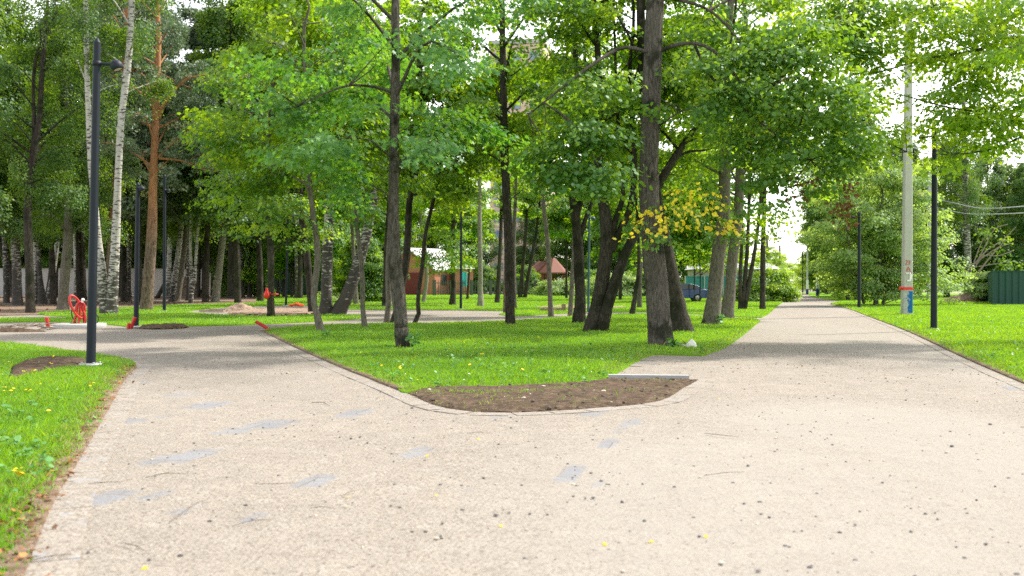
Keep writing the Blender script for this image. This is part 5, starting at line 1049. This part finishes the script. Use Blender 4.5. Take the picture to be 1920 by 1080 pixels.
# picket fence
def picket(label, A, B, h, step=.34, posts=2.6):
    A, B = np.array(A, float), np.array(B, float); L = np.linalg.norm(B - A); ang = math.atan2(*(B - A)[::-1]); r = empty('picket_fence', (*A, 0), label, 'fence', None, ang)
    a = Acc(); k = 0.2
    while k < L: box(a, [k, -.03, h * .48 + .05], [.13, .03, h * .94], taper=.6); k += step
    a.build('pickets', M['picket'], r, smooth=False)
    a = Acc(); box(a, [L / 2, .03, h * .25], [L, .05, .1]); box(a, [L / 2, .03, h * .8], [L, .05, .1]); a.build('rails', M['picket'], r, smooth=False)
    for i in range(int(L / posts) + 1): a = Acc(); box(a, [i * posts, .02, h / 2], [.32, .24, h]); a.build('post', M['picket'], r, smooth=False)
picket('dark picket fence with broad posts right of the brick house', P(814, 0, 124)[:2], P(930, 0, 128)[:2], 1.95)
picket('dark picket fence running before the gazebo', P(931, 0, 128)[:2], P(1082, 0, 130)[:2], 1.9)
# brick house
c = P(815, 0, 130)[:2]; ang = math.radians(54)
hs = empty('brick_house', (*c, 0), 'red brick house with steep pale roof and maroon gate behind the picket fence', 'house', None, ang)   # local +x: long side to the right, local +y... gable runs along -u
gd = math.radians(116)      # gable direction relative to the long side
gx, gy = math.cos(gd), math.sin(gd); GL, LL, EH, AH = 7.0, 6.6, 3.3, 6.0
g = lambda s, t, z: [s * LL + t * GL * gx, t * GL * gy, z]
a = Acc(); a.add([g(0, 0, 0), g(1, 0, 0), g(1, 0, EH), g(0, 0, EH)], [[0, 1, 2, 3]]); a.add([g(0, 0, 0), g(0, 0, EH), g(0, .5, AH), g(0, 1, EH), g(0, 1, 0)], [[0, 1, 2, 3, 4]]); a.add([g(1, 0, 0), g(1, 1, 0), g(1, 1, EH), g(1, .5, AH), g(1, 0, EH)], [[0, 1, 2, 3, 4]]); a.add([g(0, 1, 0), g(0, 1, EH), g(1, 1, EH), g(1, 1, 0)], [[0, 1, 2, 3]])
a.build('wall', M['brick'], hs, smooth=False)
a = Acc()
for sgn, (e0, e1) in ((0, (-.04, .5)), (1, (1.04, .5))):
    P4 = np.array([g(-.05, e0, EH - .2), g(1.05, e0, EH - .2), g(1.05, e1, AH + .05), g(-.05, e1, AH + .05)]); a.add(np.vstack([P4, P4 + [0, 0, .16]]), [[0, 1, 2, 3], [4, 5, 6, 7], [0, 1, 5, 4], [1, 2, 6, 5], [2, 3, 7, 6], [3, 0, 4, 7]])
rf = a.build('roof', M['roof_white'], hs, smooth=False)
a = Acc(); P4 = np.array([g(-.03, .26, 0), g(-.03, .62, 0), g(-.03, .62, 2.9), g(-.03, .26, 2.9)]); a.add(np.vstack([P4, P4 + [.1, 0, 0]]), [[0, 1, 2, 3], [4, 5, 6, 7], [0, 1, 5, 4], [1, 2, 6, 5], [2, 3, 7, 6], [3, 0, 4, 7]]); a.build('garage_door', M['maroon'], hs, smooth=False)
a = Acc(); box(a, [.28 * LL, -.03, 2.], [.8, .1, 1.2]); wn = a.build('window', M['glass_dark'], hs, smooth=False); a = Acc()
for dx, dz, sx, sz in ((0, .64, .96, .1), (0, -.64, .96, .1), (-.44, 0, .08, 1.2), (.44, 0, .08, 1.2), (0, 0, .05, 1.2)): box(a, [.28 * LL + dx, -.06, 2. + dz], [sx, .1, sz])
a.build('frame', M['picket'], wn, smooth=False)
b = P(866, 0, 131)[:2]; hb = empty('house_annex', (*b, 0), 'low pink brick annex joined right of the brick house', 'house', None, .15); a = Acc(); box(a, [0.2, 2, 1.7], [2.6, 4, 3.4]); a.build('wall', M['brick'], hb, smooth=False)
a = Acc(); box(a, [.2, 1.9, 3.95], [3., 4.6, 1.0], taper=.35); a.build('roof', M['roof_white'], hb, smooth=False)
b = P(869, 0, 126)[:2]; a = Acc(); xs = np.linspace(-.45, .45, 12); V = np.concatenate([np.stack([xs, .05 * np.sin(xs * 14), np.full(12, z_)], -1) for z_ in (1.1, 2.1, 3.0)]); i = np.arange(11); a.add(V, np.concatenate([np.stack([i + k, i + 1 + k, i + 13 + k, i + 12 + k], -1) for k in (0, 12)])); tag(a.build('hanging_sheet', M['cyan'], loc=(*b, 0)), 'cyan sheet hanging on the picket fence', 'sheet')
# gazebo
b = G(1038, 553); q = b[1] / FPX; gz = empty('gazebo', (*b, 0), 'wooden gazebo with brown hexagonal roof behind the lawn trees', 'gazebo'); R = 25 * q; zE = P(0, 513, b[1])[2]; zA = P(0, 484, b[1])[2]
a = Acc(); hx = [[R * 1.15 * math.cos(k * math.pi / 3 + .3), R * 1.15 * math.sin(k * math.pi / 3 + .3)] for k in range(6)]; V = [[x, y, zE] for x, y in hx] + [[x, y, zE + .15] for x, y in hx] + [[x * .12, y * .12, zA] for x, y in hx]
a.add(V, [[k, (k + 1) % 6, 6 + (k + 1) % 6, 6 + k] for k in range(6)] + [[6 + k, 6 + (k + 1) % 6, 12 + (k + 1) % 6, 12 + k] for k in range(6)]); a.add(V, [[5, 4, 3, 2, 1, 0], [12, 13, 14, 15, 16, 17]]); a.build('roof', M['roof_brown'], gz, smooth=False)
for k in range(6): a = Acc(); box(a, [hx[k][0] * .78, hx[k][1] * .78, zE / 2], [.16, .16, zE]); a.build('post', M['roof_brown'], gz, smooth=False)
a = Acc()
for k in range(6): tube(a, [[hx[k][0] * .78, hx[k][1] * .78, 1.], [hx[(k + 1) % 6][0] * .78, hx[(k + 1) % 6][1] * .78, 1.]], [.06, .06], 6)
a.build('rail', M['roof_brown'], gz)
b = P(1018, 0, 150)[:2]; gr = empty('garden_house', (*b, 0), 'brown gabled roof peeking out left behind the gazebo', 'house', None, .3); a = Acc(); box(a, [0, 0, 1.6], [3.2, 4, 3.2]); a.build('wall', M['roof_brown'], gr, smooth=False); a = Acc(); V = [[-2, -2.4, 3.2], [2, -2.4, 3.2], [0, -2.4, 4.9], [-2, 2.4, 3.2], [2, 2.4, 3.2], [0, 2.4, 4.9]]; a.add(V, [[0, 1, 4, 3], [0, 3, 5, 2], [1, 2, 5, 4]]); a.add(V, [[0, 2, 1], [3, 4, 5]]); a.build('roof', M['roof_brown'], gr, smooth=False)
# white shed behind the teal fence
b = P(1385, 0, 118)[:2]; sh = empty('white_shed', (*b, 0), 'long low white building above the teal fence', 'building', None, .05); a = Acc(); box(a, [0, 3, 1.6], [9.5, 6, 3.2]); a.build('wall', M['cream'], sh, smooth=False); a = Acc(); box(a, [0, 3, 3.55], [10.2, 6.8, .7], taper=.75); a.build('roof', M['roof_white'], sh, smooth=False)
b = P(1945, 0, 135)[:2]; sh = empty('brick_house', (*b, 0), 'brown-roofed house beyond the green fence among airy trees', 'house', None, -.3); a = Acc(); box(a, [0, 3, 2.6], [8, 6, 5.2]); a.build('wall', M['brick'], sh, smooth=False); a = Acc(); V = [[-4.5, -.6, 5.2], [4.5, -.6, 5.2], [-4.5, 6.6, 5.2], [4.5, 6.6, 5.2], [-4.5, 3, 8.4], [4.5, 3, 8.4]]; a.add(V, [[0, 1, 5, 4], [2, 4, 5, 3], [0, 2, 3, 1]]); a.add(V, [[0, 4, 2], [1, 3, 5]]); a.build('roof', M['roof_brown'], sh, smooth=False)
def tower(label, x, Y, w, h, mat, nx, rz=0.):
    b = P(x, 0, Y)[:2]; r = empty('apartment_tower', (*b, 0), label, 'apartment block', None, rz); a = Acc(); box(a, [0, 7, h / 2], [w, 14, h]); a.build('wall', M[mat], r, smooth=False)
    a = Acc(); box(a, [0, 7, h + .4], [w + .5, 14.5, .8]); a.build('parapet', M['concrete'], r, smooth=False); nz = int(h / 3)
    a = Acc()
    for k in range(nz): box(a, [0, -.05, k * 3 + .2], [w * .98, .12, .28])
    a.build('floor_bands', M['concrete'], r, smooth=False)
    a = Acc()
    for i in range(nx):
        for k in range(nz): box(a, [(i + .5) / nx * w - w / 2, -.06, k * 3 + 1.7], [w / nx * .5, .16, 1.5])
    w_ = a.build('windows', M['blue_glass'], r, smooth=False); w_['kind'] = 'stuff'
tower('tall white and blue apartment tower glimpsed high behind the maples', 590, 190, 17, 66, 'tower_white', 5, .25)
tower('peach brick apartment block glimpsed behind the straight shaded maple', 968, 185, 10, 46, 'tower_peach', 3, -.2)
# ------------------------------------------------------------------ parked car (side on, nose to the left)
Yc = 80.; xr = P(1324, 0, Yc)[0]; Lc = 4.3
car = empty('parked_car', (xr - Lc / 2, Yc, .02), 'dark blue parked car half hidden behind the leaning trunk', 'car')
def loft(acc, secs, prof, mat=0):
    n = len(prof); V = []
    for y, sx, sz, oz in secs: V += [[px * sx, y, oz + (pz - .28) * sz + .28] for px, pz in prof]
    F = [[k * n + i, k * n + (i + 1) % n, (k + 1) * n + (i + 1) % n, (k + 1) * n + i] for k in range(len(secs) - 1) for i in range(n)]
    acc.add(V, F, mat=mat); m = (len(secs) - 1) * n; acc.add(V, [list(range(n))[::-1], [m + i for i in range(n)]], mat=mat)
def arch(cx, r=.35, n=7): return [(cx + r * math.cos(t), .28 + r * math.sin(t)) for t in np.linspace(0, math.pi, n)]
body = [(-2.12, .3), (-2.15, .55), (-2.0, .74), (-1.2, .88), (-.6, .95), (1.55, 1.0), (2.08, .96), (2.15, .8), (2.13, .35), (1.95, .26)] + arch(1.32) + arch(-1.32)
loft_prof = body[:10] + [(p[0], max(p[1], .26)) for p in arch(1.32)] + [(p[0], max(p[1], .26)) for p in arch(-1.32)]
a = Acc(); loft(a, [(-.86, .985, .95, 0), (-.80, 1, 1, 0), (.80, 1, 1, 0), (.86, .985, .95, 0)], loft_prof)
cab = [(-.95, .92), (-.25, 1.36), (.2, 1.45), (.8, 1.44), (1.35, 1.28), (1.85, .97)]
loft(a, [(-.70, .96, .99, 0), (-.62, 1, 1, 0), (.62, 1, 1, 0), (.70, .96, .99, 0)], cab); a.build('body', M['car_blue'], car)
for s in (-1, 1):
    for pts in ([(-.68, .99), (-.2, 1.30), (.22, 1.37), (.22, .99)], [(.30, .99), (.30, 1.37), (.76, 1.36), (1.18, 1.24), (1.42, 1.0)]):
        a = Acc(); V = [[x_, s * .708, z_] for x_, z_ in pts]; V += [[v[0], s * .69, v[2]] for v in V]; n = len(pts); a.add(V, [list(range(n)), list(range(n, 2 * n))]); a.add(V, [[i, (i + 1) % n, n + (i + 1) % n, n + i] for i in range(n)]); a.build('window', M['car_glass'], car, smooth=False)
    a = Acc(); box(a, [2.1, s * .62, .84], [.12, .36, .16]); a.build('tail_lamp', M['tail'], car, smooth=False)
    for wx in (-1.32, 1.32):
        Mx = [[1, 0, 0], [0, 0, s], [0, 1, 0]]
        a = Acc(); lathe(a, [(.19, -.09), (.30, -.09), (.315, -.06), (.315, .06), (.30, .09), (.19, .09)], 24, (wx, s * .77, .315), M=Mx); wh = a.build('wheel', M['tyre'], car)
        a = Acc(); lathe(a, [(.19, .06), (.17, .07), (.05, .055), (.04, .075), (.001, .08)], 20, (wx, s * .77, .315), M=Mx)
        for k in range(6): t = k * math.pi / 3; tube(a, [[wx + .05 * math.cos(t), s * .85, .315 + .05 * math.sin(t)], [wx + .17 * math.cos(t), s * .85, .315 + .17 * math.sin(t)]], [.02, .02], 5)
        a.build('rim', M['rim'], wh)
# ------------------------------------------------------------------ light, sky, camera
AZ, EL_ = math.radians(60), math.radians(50)
wd = bpy.data.worlds.new('World'); SC.world = wd; wd.use_nodes = True; nt = wd.node_tree; nt.nodes.clear()
sky = nt.nodes.new('ShaderNodeTexSky'); sky.sky_type = 'NISHITA'; sky.sun_disc = False; sky.sun_elevation = EL_; sky.sun_rotation = AZ; sky.air_density = 1.; sky.dust_density = 1.2; sky.ozone_density = 1.
bgn = nt.nodes.new('ShaderNodeBackground'); bgn.inputs[1].default_value = .15; wo = nt.nodes.new('ShaderNodeOutputWorld'); hs_ = nt.nodes.new('ShaderNodeHueSaturation'); hs_.inputs['Saturation'].default_value = .28; nt.links.new(sky.outputs[0], hs_.inputs['Color']); wm = nt.nodes.new('ShaderNodeMix'); wm.data_type = 'RGBA'; wm.blend_type = 'MULTIPLY'; wm.inputs[0].default_value = 1.; wm.inputs[7].default_value = (1.03, 1., .94, 1); nt.links.new(hs_.outputs[0], wm.inputs[6]); nt.links.new(wm.outputs[2], bgn.inputs[0]); nt.links.new(bgn.outputs[0], wo.inputs[0])
sl = bpy.data.lights.new('sun', 'SUN'); sl.energy = 2.4; sl.angle = math.radians(2.5); sl.color = (1, .93, .82); so = bpy.data.objects.new('sun', sl); COL.objects.link(so)
so.rotation_euler = Vector((math.sin(AZ) * math.cos(EL_), math.cos(AZ) * math.cos(EL_), math.sin(EL_))).to_track_quat('Z', 'Y').to_euler(); so.location = (20, 10, 40)
cam = bpy.data.cameras.new('camera'); co = bpy.data.objects.new('camera', cam); COL.objects.link(co); SC.camera = co
cam.sensor_width = 36; cam.lens = 35; cam.clip_end = 3000; cam.clip_start = .1; co.location = (0, 0, CAMH); co.rotation_euler = (math.radians(90) - math.atan(7 / FPX), 0, 0)
cam.dof.use_dof = True; cam.dof.focus_distance = 20.; cam.dof.aperture_fstop = 2.2
SC.render.resolution_x, SC.render.resolution_y = 1024, 576
SC.view_settings.view_transform = 'Standard'; SC.view_settings.look = 'None'; SC.view_settings.exposure = 1.65; SC.view_settings.gamma = 1.0
cy = SC.cycles; cy.max_bounces = 12; cy.diffuse_bounces = 9; cy.glossy_bounces = 2; cy.transmission_bounces = 4; cy.transparent_max_bounces = 4; cy.caustics_reflective = False; cy.caustics_refractive = False
cy.use_denoising = False; cy.denoiser = 'OPENIMAGEDENOISE'; cy.sample_clamp_indirect = 8.; cy.use_adaptive_sampling = False
